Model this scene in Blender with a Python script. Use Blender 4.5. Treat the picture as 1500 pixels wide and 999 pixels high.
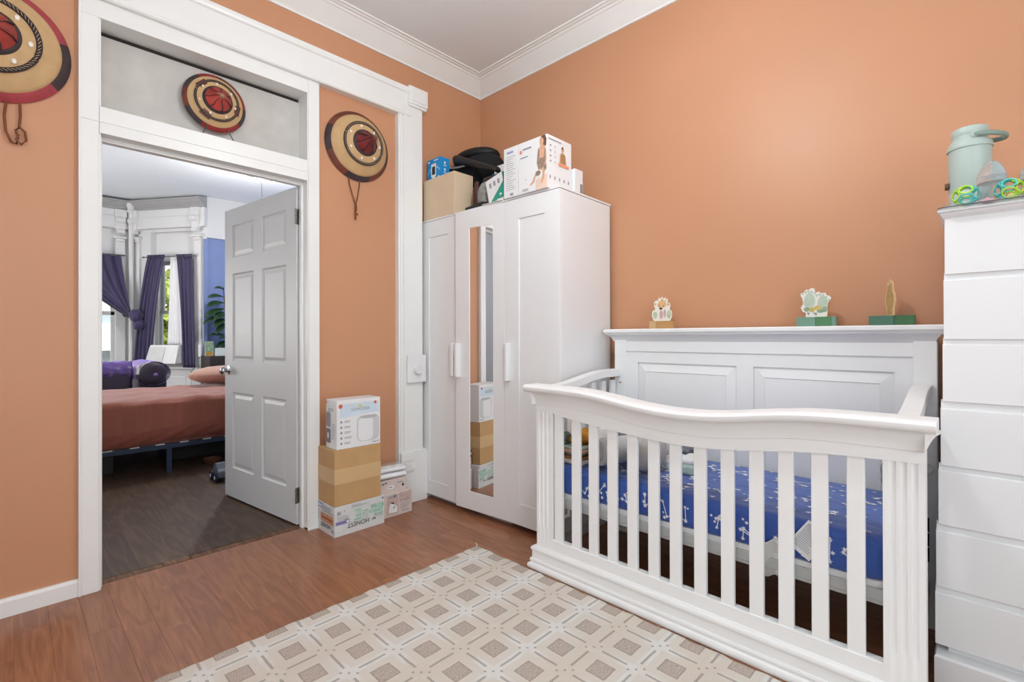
import bpy, bmesh, math, random
from math import pi, sin, cos, radians, sqrt
from mathutils import Vector, Matrix

for o in list(bpy.data.objects):
    bpy.data.objects.remove(o)
scene = bpy.context.scene
COL = scene.collection
RND = random.Random(7)

# ------------------------------------------------------------------ camera
CAM_POS = (-2.5272, -2.7716, 1.1054)
R_AX = Vector((0.695677, -0.718350, -0.002601))
U_AX = Vector((-0.000197, -0.003811, 0.999993))
F_AX = Vector((0.718354, 0.695672, 0.002793))
cd = bpy.data.cameras.new('camera')
cam = bpy.data.objects.new('camera', cd)
COL.objects.link(cam)
m = Matrix.Identity(4)
for i in range(3):
    m[i][0] = R_AX[i]; m[i][1] = U_AX[i]; m[i][2] = -F_AX[i]; m[i][3] = CAM_POS[i]
cam.matrix_world = m
cd.sensor_fit = 'HORIZONTAL'; cd.sensor_width = 36.0
cd.lens = 708.784 / 1500 * 36.0
cd.shift_y = -(499.5 - 491.3454) / 1500
cd.clip_start = 0.05; cd.clip_end = 200
scene.camera = cam

# ------------------------------------------------------------------ world, lights, exposure
world = bpy.data.worlds.new('sky'); scene.world = world
world.use_nodes = True
wn = world.node_tree.nodes; wl = world.node_tree.links
for n in list(wn): wn.remove(n)
wo = wn.new('ShaderNodeOutputWorld'); wb = wn.new('ShaderNodeBackground')
sk = wn.new('ShaderNodeTexSky'); sk.sky_type = 'NISHITA'; sk.sun_disc = False
sk.sun_elevation = radians(48); sk.sun_rotation = radians(200); sk.air_density = 1.2; sk.dust_density = 2.5
wb.inputs['Strength'].default_value = 0.55
hs_ = wn.new('ShaderNodeHueSaturation'); hs_.inputs['Saturation'].default_value = 0.35
wl.new(sk.outputs[0], hs_.inputs['Color']); wl.new(hs_.outputs[0], wb.inputs['Color']); wl.new(wb.outputs[0], wo.inputs['Surface'])

def area_light(name, loc, direction, sx, sy, power, color=(1, 1, 1)):
    ld = bpy.data.lights.new(name, 'AREA'); ld.shape = 'RECTANGLE'; ld.size = sx; ld.size_y = sy
    ld.energy = power; ld.color = color
    o = bpy.data.objects.new(name, ld); COL.objects.link(o)
    o.location = loc
    o.rotation_euler = Vector(direction).to_track_quat('-Z', 'Y').to_euler()
    return o
def point_light(name, loc, power, radius, color=(1, 1, 1)):
    ld = bpy.data.lights.new(name, 'POINT'); ld.energy = power; ld.shadow_soft_size = radius; ld.color = color
    o = bpy.data.objects.new(name, ld); COL.objects.link(o); o.location = loc
    return o

# added fill lights, no windows seen; behind the camera and in the bedroom
area_light('window_light', (-2.6, -4.70, 1.75), (0.15, 1, 0.22), 2.6, 2.0, 46, (0.89, 0.96, 1.0))
area_light('window_light', (-4.30, -2.6, 1.7), (1, 0.1, 0.22), 2.2, 1.9, 18, (0.89, 0.96, 1.0))
area_light('window_light', (-4.12, 4.15, 1.7), (1, -0.1, 0.40), 1.4, 1.8, 72, (1.0, 0.985, 0.96))  # added fill to brighten the bedroom; the wall behind it is solid
# ceiling lamp of the nursery and of the bedroom (their fixtures are built further down)
LAMP = (-1.40, -1.85, 2.52)
point_light('ceiling_lamp_light', LAMP, 37, 0.07, (0.94, 0.98, 1.0))
LAMP2 = (-0.62, 2.9, 2.55)
point_light('ceiling_lamp_light', LAMP2, 62, 0.08, (1.0, 0.975, 0.93))

vs = scene.view_settings
vs.view_transform = 'Standard'; vs.look = 'None'; vs.gamma = 1.0; vs.use_curve_mapping = False
vs.exposure = 0.27

# ------------------------------------------------------------------ materials
def lin(h):
    out = []
    for i in (0, 2, 4):
        c = int(h[i:i + 2], 16) / 255
        out.append(c / 12.92 if c <= 0.04045 else ((c + 0.055) / 1.055) ** 2.4)
    return (*out, 1.0)

class NT:
    def __init__(self, name):
        self.m = bpy.data.materials.new(name); self.m.use_nodes = True
        self.t = self.m.node_tree; self.n = self.t.nodes; self.l = self.t.links
        self.b = self.n['Principled BSDF']
    def new(self, t, **k):
        x = self.n.new(t)
        for a, v in k.items(): setattr(x, a, v)
        return x
    def link(self, a, b): self.l.new(a, b)
    def math(self, op, a, b=None, c=None):
        x = self.n.new('ShaderNodeMath'); x.operation = op
        for i, v in enumerate((a, b, c)):
            if v is None: continue
            if isinstance(v, (int, float)): x.inputs[i].default_value = v
            else: self.l.new(v, x.inputs[i])
        return x.outputs[0]
    def mix(self, f, a, b):
        x = self.n.new('ShaderNodeMix'); x.data_type = 'RGBA'
        if isinstance(f, (int, float)): x.inputs[0].default_value = f
        else: self.l.new(f, x.inputs[0])
        for i, v in ((6, a), (7, b)):
            if isinstance(v, tuple): x.inputs[i].default_value = v
            else: self.l.new(v, x.inputs[i])
        return x.outputs[2]
    def coords(self, kind='Object', scale=(1, 1, 1), offset=None):
        tc = self.n.new('ShaderNodeTexCoord'); mp = self.n.new('ShaderNodeMapping')
        mp.inputs['Scale'].default_value = scale
        if kind == 'World':
            g = self.n.new('ShaderNodeNewGeometry'); self.l.new(g.outputs['Position'], mp.inputs[0])
        else: self.l.new(tc.outputs[kind], mp.inputs[0])
        if offset is not None: self.l.new(offset, mp.inputs['Location'])
        return mp.outputs[0]
    def noise(self, co, scale, detail=3, rough=0.5, dist=0.0):
        x = self.n.new('ShaderNodeTexNoise')
        x.inputs['Scale'].default_value = scale; x.inputs['Detail'].default_value = detail
        x.inputs['Roughness'].default_value = rough; x.inputs['Distortion'].default_value = dist
        self.l.new(co, x.inputs['Vector'])
        return x.outputs[0]
    def ramp(self, f, *stops):
        x = self.n.new('ShaderNodeValToRGB'); e = x.color_ramp.elements
        while len(e) < len(stops): e.new(0.5)
        for i, (p, c) in enumerate(stops): e[i].position = p; e[i].color = c
        self.l.new(f, x.inputs[0])
        return x.outputs[0]
    def bump(self, h, strength=0.2, dist=0.002):
        x = self.n.new('ShaderNodeBump'); x.inputs['Strength'].default_value = strength
        x.inputs['Distance'].default_value = dist
        self.l.new(h, x.inputs['Height']); self.l.new(x.outputs[0], self.b.inputs['Normal'])

MATS = {}
def mat(name, hexc, rough=0.5, metal=0.0, var=0.06, nscale=8.0, bump=0.0, bscale=60.0, spec=0.5, trans=0.0, alpha=1.0, coat=0.0, sheen=0.0, ior=1.45):
    """plain coloured surface with a little procedural tone variation and relief"""
    if name in MATS: return MATS[name]
    k = NT(name); c = lin(hexc)
    co = k.coords('World' if name.startswith('wall') else 'Object')
    nz = k.noise(co, nscale)
    lo = tuple(max(0, v * (1 - var)) for v in c[:3]) + (1,); hi = tuple(min(1, v * (1 + var)) for v in c[:3]) + (1,)
    k.link(k.ramp(nz, (0.3, lo), (0.7, hi)), k.b.inputs['Base Color'])
    k.b.inputs['Roughness'].default_value = rough; k.b.inputs['Metallic'].default_value = metal
    k.b.inputs['Specular IOR Level'].default_value = spec; k.b.inputs['IOR'].default_value = ior
    k.b.inputs['Transmission Weight'].default_value = trans; k.b.inputs['Alpha'].default_value = alpha
    k.b.inputs['Coat Weight'].default_value = coat; k.b.inputs['Sheen Weight'].default_value = sheen
    if bump: k.bump(k.noise(co, bscale, 4), bump)
    MATS[name] = k.m
    return k.m

WHITE = mat('white_paint', 'ECECEA', 0.38, var=0.012, nscale=3, bump=0.03, bscale=25)
TRIM = mat('white_trim_paint', 'EEEEEC', 0.35, var=0.015, nscale=4, bump=0.12, bscale=14)
LACQ = mat('white_furniture_lacquer', 'EBEBEC', 0.32, var=0.008, nscale=3)
CRIBW = mat('crib_white_lacquer', 'EEEEEE', 0.33, var=0.01, nscale=3)
CEIL = mat('ceiling_paint', 'EEF3F6', 0.8, var=0.015, nscale=1.5)
ORANGE = mat('wall_orange_paint', 'C9926F', 0.44, var=0.035, nscale=1.3, bump=0.10, bscale=9, spec=0.5)
BLUEW = mat('wall_blue_paint', '7A8EC0', 0.5, var=0.03, nscale=2)
BEDW = mat('wall_white_bedroom_paint', 'E2E2E2', 0.6, var=0.02, nscale=2)
PLASTER = mat('plaster_board', 'C6C2BD', 0.8, var=0.07, nscale=9, bump=0.3, bscale=26)
GAPSHADE = mat('dark_gap', '2A2522', 0.8)
BLACK = mat('black_plastic', '17171A', 0.4)
BLACKF = mat('black_fabric', '16161A', 0.85, bump=0.3, bscale=220)
GREYF = mat('dark_grey_fabric', '55504F', 0.9, bump=0.3, bscale=200)
CHROME = mat('chrome', 'D0D0D2', 0.18, 1.0)
BRASS = mat('brass', 'C89A4A', 0.25, 1.0)
STEEL = mat('steel_hinge', '8E8C88', 0.35, 1.0, var=0.2, nscale=60)
GLASS = mat('window_glass', 'F4FAFA', 0.02, trans=1.0, var=0.0)
WRAP = mat('thin_plastic_wrap', 'F6F8FA', 0.15, var=0.0, alpha=0.22)
CLEAR = mat('clear_plastic', 'F2F6F8', 0.08, trans=0.92, var=0.0, ior=1.25)
INK = mat('black_print', '2B2D33', 0.6)
GREYINK = mat('grey_print', '9A9AA2', 0.6)
CARD = mat('brown_cardboard', 'C39C6C', 0.75, var=0.05, nscale=12, bump=0.05)
TAPE = mat('parcel_tape', 'D2B183', 0.35, var=0.03)
BEIGE = mat('beige_card', 'DCC4A6', 0.6, var=0.03)
PINKCARD = mat('blush_card', 'D8C8C1', 0.55, var=0.06, nscale=22)
PAPER = mat('white_card', 'E9E9EA', 0.45, var=0.01)
GREYCARD = mat('pale_grey_card', 'D9DBDB', 0.5, var=0.03, nscale=20)

def mirror_mat():
    k = NT('mirror_silver'); k.b.inputs['Metallic'].default_value = 1.0
    k.b.inputs['Roughness'].default_value = 0.01; k.b.inputs['Base Color'].default_value = (0.9, 0.91, 0.91, 1)
    return k.m
MIRROR = mirror_mat()

def emit_mat(name, col, s):
    k = NT(name); k.b.inputs['Emission Color'].default_value = col; k.b.inputs['Emission Strength'].default_value = s
    k.b.inputs['Base Color'].default_value = col
    return k.m

def wood_mat(name, c_dark, c_mid, c_light, rough, gs=1.0, tone=0.22, bump=0.05):
    """long-grain laminate along the plank's y axis, tone shifted per plank"""
    k = NT(name)
    oi = k.new('ShaderNodeObjectInfo')
    r = oi.outputs['Random']
    cx = k.new('ShaderNodeCombineXYZ')
    for i, s in enumerate((31.0, 57.0, 19.0)): k.link(k.math('MULTIPLY', r, s), cx.inputs[i])
    co = k.coords('Object', (9 * gs, 1.1 * gs, 3), cx.outputs[0])
    warp = k.noise(co, 1.3, 2, 0.5)
    bands = k.math('FRACT', k.math('MULTIPLY', warp, 7.0))
    tri = k.math('ABSOLUTE', k.math('SUBTRACT', bands, 0.5))
    co2 = k.coords('Object', (95, 3.0, 3), cx.outputs[0])
    fine = k.noise(co2, 1.6, 4, 0.65)
    f = k.math('ADD', k.math('MULTIPLY', tri, 0.55), k.math('MULTIPLY', fine, 0.75))
    base = k.ramp(f, (0.18, lin(c_dark)), (0.5, lin(c_mid)), (0.85, lin(c_light)))
    hs = k.new('ShaderNodeHueSaturation')
    k.link(base, hs.inputs['Color'])
    k.link(k.math('ADD', k.math('MULTIPLY', r, tone), 1.0 - tone / 2), hs.inputs['Value'])
    k.link(hs.outputs[0], k.b.inputs['Base Color'])
    k.link(k.math('ADD', k.math('MULTIPLY', fine, 0.12), rough), k.b.inputs['Roughness'])
    k.bump(fine, bump, 0.001)
    return k.m
FLOORW = wood_mat('cherry_laminate', '7E5138', '986447', 'AE7855', 0.24, 1.0, 0.17)
FLOORD = wood_mat('dark_oak_vinyl', '33251B', '4A3628', '66503E', 0.46, 0.8, 0.30, 0.12)
THRESH = wood_mat('worn_threshold_wood', '4A3322', '70503A', '8C6A4C', 0.7, 1.5, 0.3, 0.4)

def rug_mat(x0, y0, p):
    k = NT('woven_rug')
    g = k.coords('World')
    sp = k.new('ShaderNodeSeparateXYZ'); k.link(g, sp.inputs[0])
    wob = k.noise(g, 16, 2); wob2 = k.noise(g, 900, 2); wob3 = k.noise(g, 13, 3)
    off = k.math('MULTIPLY', k.math('SUBTRACT', wob, 0.5), 0.035)
    U = k.math('ADD', k.math('MULTIPLY', k.math('SUBTRACT', sp.outputs[0], x0), 1 / p), off)
    V = k.math('ADD', k.math('MULTIPLY', k.math('SUBTRACT', sp.outputs[1], y0), 1 / p), off)
    fu = k.math('FRACT', U); fv = k.math('FRACT', V)                       # 0 at node lines, .5 at the centre
    du = k.math('ABSOLUTE', k.math('SUBTRACT', fu, 0.5)); dv = k.math('ABSOLUTE', k.math('SUBTRACT', fv, 0.5))
    mx = k.math('MAXIMUM', du, dv)
    fine = k.noise(k.coords('World', (1, 1, 1)), 420, 2, 0.7)
    jag = k.math('MULTIPLY', k.math('SUBTRACT', fine, 0.5), 0.05)
    mxj = k.math('ADD', mx, jag)
    sq = k.math('LESS_THAN', mxj, 0.215)
    ring = k.math('LESS_THAN', mxj, 0.40)
    # dashes on the grid lines between the nodes
    gu = k.math('SUBTRACT', 0.5, du); gv = k.math('SUBTRACT', 0.5, dv)     # distance to a grid line
    d1 = k.math('MULTIPLY', k.math('LESS_THAN', gu, 0.026), k.math('LESS_THAN', dv, 0.30))
    d2 = k.math('MULTIPLY', k.math('LESS_THAN', gv, 0.026), k.math('LESS_THAN', du, 0.30))
    dash = k.math('MAXIMUM', d1, d2)
    # three small dots over each node along the diagonal
    su = k.math('SUBTRACT', k.math('FRACT', k.math('ADD', U, 0.5)), 0.5); sv = k.math('SUBTRACT', k.math('FRACT', k.math('ADD', V, 0.5)), 0.5)
    dots = None
    for c in (-0.115, 0.0, 0.115):
        a = k.math('SUBTRACT', su, c); b = k.math('ADD', sv, c)
        dd = k.math('ADD', k.math('MULTIPLY', a, a), k.math('MULTIPLY', b, b))
        t = k.math('LESS_THAN', dd, 0.028 ** 2)
        dots = t if dots is None else k.math('MAXIMUM', dots, t)
    band = k.math('ADD', k.math('MULTIPLY', k.math('COSINE', k.math('MULTIPLY', V, pi)), 0.30), k.math('ADD', k.math('MULTIPLY', k.math('SUBTRACT', wob3, 0.5), 1.3), 0.5))
    ground = k.mix(k.ramp(band, (0.2, (0, 0, 0, 1)), (0.8, (1, 1, 1, 1))), lin('DBD0C4'), lin('E4E2DE'))
    ringc = k.mix(k.math('MULTIPLY', wob3, 1.0), lin('E2DBD2'), lin('D5C7B7'))
    c1 = k.mix(k.math('MULTIPLY', ring, 0.6), ground, ringc)
    stria = k.noise(k.coords('World', (500, 90, 1)), 1.0, 2, 0.7)
    sqc = k.ramp(stria, (0.34, lin('A39389')), (0.55, lin('C4B6AB')), (0.75, lin('D9CDC3')))
    c2 = k.mix(sq, c1, sqc)
    edge = k.math('MULTIPLY', k.math('LESS_THAN', k.math('ABSOLUTE', k.math('SUBTRACT', mxj, 0.205)), 0.014), k.math('GREATER_THAN', wob2, 0.47))
    c3 = k.mix(k.math('MULTIPLY', edge, 0.6), c2, lin('7A6C63'))
    marks = k.math('MULTIPLY', k.math('MAXIMUM', dash, dots), k.math('ADD', k.math('MULTIPLY', fine, 0.9), 0.12))
    c4 = k.mix(marks, c3, lin('7D746C'))
    pile = k.noise(g, 260, 3, 0.7)
    sh = k.mix(k.math('MULTIPLY', pile, 0.22), c4, lin('A89C90'))
    k.link(sh, k.b.inputs['Base Color'])
    k.b.inputs['Roughness'].default_value = 0.95; k.b.inputs['Specular IOR Level'].default_value = 0.15
    k.bump(k.math('SUBTRACT', pile, k.math('MULTIPLY', k.math('MAXIMUM', sq, marks), 0.5)), 0.5, 0.004)
    return k.m
RUG = rug_mat(-0.929, -0.952, 0.1665)

def straw_mat(name, c1, c2):
    k = NT(name)
    co = k.coords('Object')
    sp = k.new('ShaderNodeSeparateXYZ'); k.link(co, sp.inputs[0])
    rr = k.math('SQRT', k.math('ADD', k.math('MULTIPLY', sp.outputs[0], sp.outputs[0]), k.math('MULTIPLY', sp.outputs[2], sp.outputs[2])))
    rings = k.math('SINE', k.math('MULTIPLY', rr, 1500))
    an = k.math('SINE', k.math('MULTIPLY', k.math('ARCTAN2', sp.outputs[0], sp.outputs[2]), 150))
    wv = k.math('ADD', k.math('MULTIPLY', k.math('MULTIPLY', rings, an), 0.5), 0.5)
    nz = k.noise(co, 24, 4)
    k.link(k.mix(k.math('MULTIPLY', k.math('ADD', wv, nz), 0.5), lin(c1), lin(c2)), k.b.inputs['Base Color'])
    k.b.inputs['Roughness'].default_value = 0.8
    k.bump(wv, 0.35, 0.0015)
    return k.m
STRAW = straw_mat('woven_straw', 'B58C5C', 'DFBE90')

# ------------------------------------------------------------------ mesh helpers
class MB:
    """collects shapes (world metres) into one mesh"""
    def __init__(self): self.v = []; self.f = []; self.mi = []; self.cur = 0; self.xf = None
    def add(self, vs, fs):
        b = len(self.v)
        for p in vs:
            p = Vector(p)
            if self.xf is not None: p = self.xf @ p
            self.v.append(p)
        for f in fs: self.f.append(tuple(b + i for i in f)); self.mi.append(self.cur)
        return self
    def box(self, x0, x1, y0, y1, z0, z1):
        x0, x1 = min(x0, x1), max(x0, x1); y0, y1 = min(y0, y1), max(y0, y1); z0, z1 = min(z0, z1), max(z0, z1)
        v = [(x0, y0, z0), (x1, y0, z0), (x1, y1, z0), (x0, y1, z0), (x0, y0, z1), (x1, y0, z1), (x1, y1, z1), (x0, y1, z1)]
        return self.add(v, [(0, 3, 2, 1), (4, 5, 6, 7), (0, 1, 5, 4), (1, 2, 6, 5), (2, 3, 7, 6), (3, 0, 4, 7)])
    def loft(self, rings, closed=True, cap=True, wrap=False):
        n = len(rings[0]); vs = [p for r in rings for p in r]; fs = []
        m = len(rings)
        for i in range(m if wrap else m - 1):
            a = i * n; b = ((i + 1) % m) * n
            for j in range(n if closed else n - 1):
                k = (j + 1) % n
                fs.append((a + j, a + k, b + k, b + j))
        if cap and closed and not wrap:
            fs.append(tuple(range(n))[::-1]); fs.append(tuple((m - 1) * n + j for j in range(n)))
        return self.add(vs, fs)
    def prism(self, poly, axis, a, b):
        """poly in the two other axes (in xyz order), extruded along axis from a to b"""
        def mk(p, t):
            if axis == 0: return (t, p[0], p[1])
            if axis == 1: return (p[0], t, p[1])
            return (p[0], p[1], t)
        return self.loft([[mk(p, a) for p in poly], [mk(p, b) for p in poly]])
    def tube(self, pts, r, n=8, wrap=False, flat=1.0, up=(0, 0, 1)):
        pts = [Vector(p) for p in pts]; rings = []; m = len(pts)
        for i, p in enumerate(pts):
            if wrap: t = pts[(i + 1) % m] - pts[i - 1]
            else: t = pts[min(i + 1, m - 1)] - pts[max(i - 1, 0)]
            t.normalize()
            u = Vector(up)
            if abs(t.dot(u)) > 0.95: u = Vector((1, 0, 0)) if abs(t.x) < 0.9 else Vector((0, 1, 0))
            s = t.cross(u).normalized(); w = s.cross(t)
            rr = r[i] if isinstance(r, (list, tuple)) else r
            rings.append([p + s * cos(2 * pi * j / n) * rr + w * sin(2 * pi * j / n) * rr * flat for j in range(n)])
        return self.loft(rings, cap=not wrap, wrap=wrap)
    def lathe(self, prof, c=(0, 0, 0), axis=(0, 0, 1), n=24, closed=False):
        """prof: (radius, height) along axis from c"""
        a = Vector(axis).normalized(); u = Vector((1, 0, 0)) if abs(a.x) < 0.9 else Vector((0, 1, 0))
        s = a.cross(u).normalized(); t = a.cross(s); c = Vector(c)
        rings = [[c + a * h + (s * cos(2 * pi * j / n) + t * sin(2 * pi * j / n)) * max(r, 1e-5) for j in range(n)] for r, h in prof]
        if closed: return self.loft(rings, wrap=True, cap=False)
        return self.loft(rings)
    def ball(self, c, rx, ry, rz, n=14, m=9, fn=None):
        c = Vector(c); rings = []
        for i in range(m + 1):
            a = -pi / 2 + pi * i / m
            ca = max(cos(a), 1e-3)
            ring = []
            for j in range(n):
                d = Vector((cos(2 * pi * j / n) * ca, sin(2 * pi * j / n) * ca, sin(a)))
                k = fn(d) if fn else 1.0
                ring.append(c + Vector((d.x * rx, d.y * ry, d.z * rz)) * k)
            rings.append(ring)
        return self.loft(rings)
    def grid(self, fn, nu, nv, thick=None):
        vs = [fn(i / nu, j / nv) for i in range(nu + 1) for j in range(nv + 1)]; fs = []
        for i in range(nu):
            for j in range(nv):
                a = i * (nv + 1) + j
                fs.append((a, a + nv + 1, a + nv + 2, a + 1))
        return self.add(vs, fs)
    def build(self, name, mats, parent=None, smooth=None, bevel=0.0, seg=2, center=None, solid=0.0, sub=0, normals=False):
        me = bpy.data.meshes.new(name)
        lo = [min(p[i] for p in self.v) for i in range(3)]; hi = [max(p[i] for p in self.v) for i in range(3)]
        c = Vector(center) if center is not None else Vector([(lo[i] + hi[i]) / 2 for i in range(3)])
        me.from_pydata([p - c for p in self.v], [], self.f)
        if not isinstance(mats, (list, tuple)): mats = [mats]
        for mm in mats: me.materials.append(mm)
        if len(mats) > 1:
            for p, i in zip(me.polygons, self.mi): p.material_index = i
        if not normals:
            b = bmesh.new(); b.from_mesh(me)
            bmesh.ops.recalc_face_normals(b, faces=b.faces); b.to_mesh(me); b.free()
        if smooth is not None:
            for p in me.polygons: p.use_smooth = True
            if smooth < 179: me.set_sharp_from_angle(angle=radians(smooth))
        o = bpy.data.objects.new(name, me); COL.objects.link(o)
        place(o, c, parent)
        if solid:
            s = o.modifiers.new('solid', 'SOLIDIFY'); s.thickness = solid; s.offset = 0
        if sub:
            s = o.modifiers.new('sub', 'SUBSURF'); s.levels = sub; s.render_levels = sub
        if bevel:
            bv = o.modifiers.new('bevel', 'BEVEL'); bv.width = bevel; bv.segments = seg; bv.limit_method = 'ANGLE'; bv.angle_limit = radians(40)
            bv.harden_normals = False
        return o

WORLD = {}
def place(o, c, parent):
    c = Vector(c); WORLD[o.name] = c
    if parent is not None:
        o.parent = parent; o.location = c - WORLD[parent.name]
    else: o.location = c
def copy_at(o, c, parent, name=None):
    d = o.copy(); COL.objects.link(d); place(d, c, parent)
    return d
def shift_copy(o, dv, parent): return copy_at(o, WORLD[o.name] + Vector(dv), parent)
def thing(name, label, cat, loc, group=None):
    o = bpy.data.objects.new(name, None); COL.objects.link(o); o.empty_display_size = 0.05
    place(o, loc, None); tag(o, label, cat, group)
    return o
def tag(o, label, cat, group=None):
    o['label'] = label; o['category'] = cat
    if group: o['group'] = group
    return o
def struct(o, label=None):
    o['kind'] = 'structure'
    if label: o['label'] = label
    return o
def B(x0, x1, y0, y1, z0, z1): return MB().box(x0, x1, y0, y1, z0, z1)

DEC = {}
def decal(name, mtl, parent, org, ux, uz, polys, lift=0.0008):
    n0 = DEC.get(parent.name, 0); DEC[parent.name] = n0 + 1; lift = lift * 0.5 + 0.0002 * n0
    ux = Vector(ux).normalized(); uz = Vector(uz).normalized(); nn = ux.cross(uz); org = Vector(org)
    mb = MB()
    for k, poly in enumerate(polys):
        vs = [org + ux * s + uz * t + nn * (lift + 0.00003 * (k % 5)) for s, t in poly]
        mb.add(vs, [tuple(range(len(vs)))])
    return mb.build(name, mtl, parent, normals=True)
def rect(s0, s1, t0, t1): return [(s0, t0), (s1, t0), (s1, t1), (s0, t1)]
def oval(cs, ct, rs, rt, n=20, a0=0, a1=2 * pi): return [(cs + rs * cos(a0 + (a1 - a0) * i / n), ct + rt * sin(a0 + (a1 - a0) * i / n)) for i in range(n)]
def rrect(s0, s1, t0, t1, r, n=5):
    out = []
    for cx, cy, a in ((s1 - r, t0 + r, -pi / 2), (s1 - r, t1 - r, 0), (s0 + r, t1 - r, pi / 2), (s0 + r, t0 + r, pi)):
        for i in range(n + 1): out.append((cx + r * cos(a + pi / 2 * i / n), cy + r * sin(a + pi / 2 * i / n)))
    return out
def text(name, s, size, mtl, parent, org, ux, uz, lift=0.0012, align='LEFT', stretch=1.0):
    cu = bpy.data.curves.new(name, 'FONT'); cu.body = s; cu.size = size; cu.align_x = align
    cu.resolution_u = 3
    tmp = bpy.data.objects.new('tmp_text', cu); COL.objects.link(tmp)
    dg = bpy.context.evaluated_depsgraph_get()
    me0 = bpy.data.meshes.new_from_object(tmp.evaluated_get(dg))
    ux = Vector(ux).normalized(); uz = Vector(uz).normalized(); nn = ux.cross(uz); org = Vector(org)
    mb = MB()
    mb.add([org + ux * v.co.x * stretch + uz * v.co.y + nn * lift for v in me0.vertices], [tuple(p.vertices) for p in me0.polygons])
    bpy.data.objects.remove(tmp); bpy.data.curves.remove(cu); bpy.data.meshes.remove(me0)
    return mb.build(name, mtl, parent, normals=True)
def lines(s0, s1, t_top, dt, n, h, rnd, ragged=0.35):
    """little bars standing for lines of small print"""
    return [rect(s0, s0 + (s1 - s0) * (1 - ragged * rnd.random()), t_top - i * dt - h, t_top - i * dt) for i in range(n)]
X_, Y_, Z_ = Vector((1, 0, 0)), Vector((0, 1, 0)), Vector((0, 0, 1))

# ================================================================== THE SETTING
HC = 3.06
WA = 0.02          # surface of the orange wall that holds the door
WB = 0.01          # surface of the orange wall behind the crib
# ---- floors, laid plank by plank
floor = struct(B(-4.4, WB + 0.1, -4.8, 0.06, -0.10, -0.006).build('floor', FLOORW), 'cherry toned laminate floor of the nursery')
PLK = {}
def plank(parent, mtl, x, w, y0, y1, ztop, th):
    L = round((y1 - y0) / 0.02) * 0.02
    key = (mtl.name, round(w, 3), round(y1 - y0, 2))
    c = Vector((x + w / 2, (y0 + y1) / 2, ztop - th / 2))
    if key in PLK:
        return copy_at(PLK[key], c, parent)
    g = 0.0002; L2 = round(y1 - y0, 2)
    mb = MB(); b = 0.0004; hx = w / 2 - g; hy = L2 / 2 - g; h = th / 2
    mb.loft([[(-hx, -hy, -h), (hx, -hy, -h), (hx, hy, -h), (-hx, hy, -h)], [(-hx, -hy, h - b), (hx, -hy, h - b), (hx, hy, h - b), (-hx, hy, h - b)], [(-hx + b, -hy + b, h), (hx - b, -hy + b, h), (hx - b, hy - b, h), (-hx + b, hy - b, h)]])
    o = mb.build('plank', mtl, None, center=(0, 0, 0)); place(o, c, parent)
    PLK[key] = o
    return o
rp = random.Random(21)
pw = 0.0965
nx = 0
xx = -2.041 - 14 * pw
while xx < WB - 0.01:
    y = 0.055 - rp.choice((0.1, 0.2, 0.24, 0.3, 0.44, 0.5, 0.6))
    y1 = 0.055
    while y1 > -3.0:
        y0 = max(y, -3.02)
        under = (xx > -2.32 and xx + pw < -0.84 and y1 < -0.92)
        far = (xx < -2.9 and y1 < -1.6) or (xx > -0.5 and y0 > -1.1)
        if not under and not far and y1 - y0 > 0.04:
            plank(floor, FLOORW, xx, min(pw, WB - xx), round(y0, 2), round(y1, 2), 0.0, 0.006); nx += 1
        y1 = y; y = y1 - rp.choice((0.4, 0.46, 0.52, 0.6, 0.66))
    xx += pw
fl2 = struct(B(-4.2, 0.65, 0.115, 6.2, -0.10, -0.006).build('floor', FLOORD), 'dark oak plank floor of the bedroom')
xx = -2.86
while xx < -0.9:
    y0 = 0.118; first = True
    while y0 < 4.9:
        L = rp.choice((0.5, 0.7, 0.9)) if first else 1.22
        first = False
        plank(fl2, FLOORD, xx, 0.152, round(y0, 2), round(min(y0 + L, 4.9), 2), 0.0, 0.006)
        y0 += L
    xx += 0.152
th = struct(B(-2.262, -1.352, 0.058, 0.117, -0.05, -0.004).build('trim_1', THRESH), 'worn wooden threshold strip in the doorway')
for x0, x1, zt in ((-2.258, -2.02, 0.002), (-2.018, -1.905, 0.004), (-1.902, -1.60, 0.001), (-1.598, -1.356, 0.003)):
    B(x0, x1, 0.062, 0.112, -0.006, zt).build('plank', THRESH, th, bevel=0.002)

# ---- walls of the nursery
DX0, DX1 = -2.262, -1.352
wl_ = MB()
wl_.box(-4.4, DX0 - 0.03, WA, 0.15, 0, HC)
wl_.box(DX1 + 0.03, 0.25, WA, 0.15, 0, HC)
wl_.box(DX0 - 0.03, DX1 + 0.03, WA, 0.15, 2.55, HC)
struct(wl_.build('wall_left', ORANGE), 'orange painted wall with the bedroom doorway')
struct(B(WB, WB + 0.2, -4.9, WA + 0.13, 0, HC).build('wall_right', ORANGE), 'orange painted wall behind the crib and wardrobe')
struct(MB().box(-4.5, 0.2, -4.95, -4.8, 0, 0.6).box(-4.5, 0.2, -4.95, -4.8, 2.8, HC).box(-4.5, -4.0, -4.95, -4.8, 0.6, 2.8).box(-1.2, 0.2, -4.95, -4.8, 0.6, 2.8).box(-4.0, -1.2, -4.95, -4.9, 0.6, 2.8).build('wall_rear', BEDW))
struct(B(-4.6, -4.4, -4.9, 0.15, 0, HC).build('wall_side', BEDW))
struct(B(-4.6, 0.25, -4.95, 0.15, HC, HC + 0.1).build('ceiling', CEIL), 'white plaster ceiling')

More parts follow.
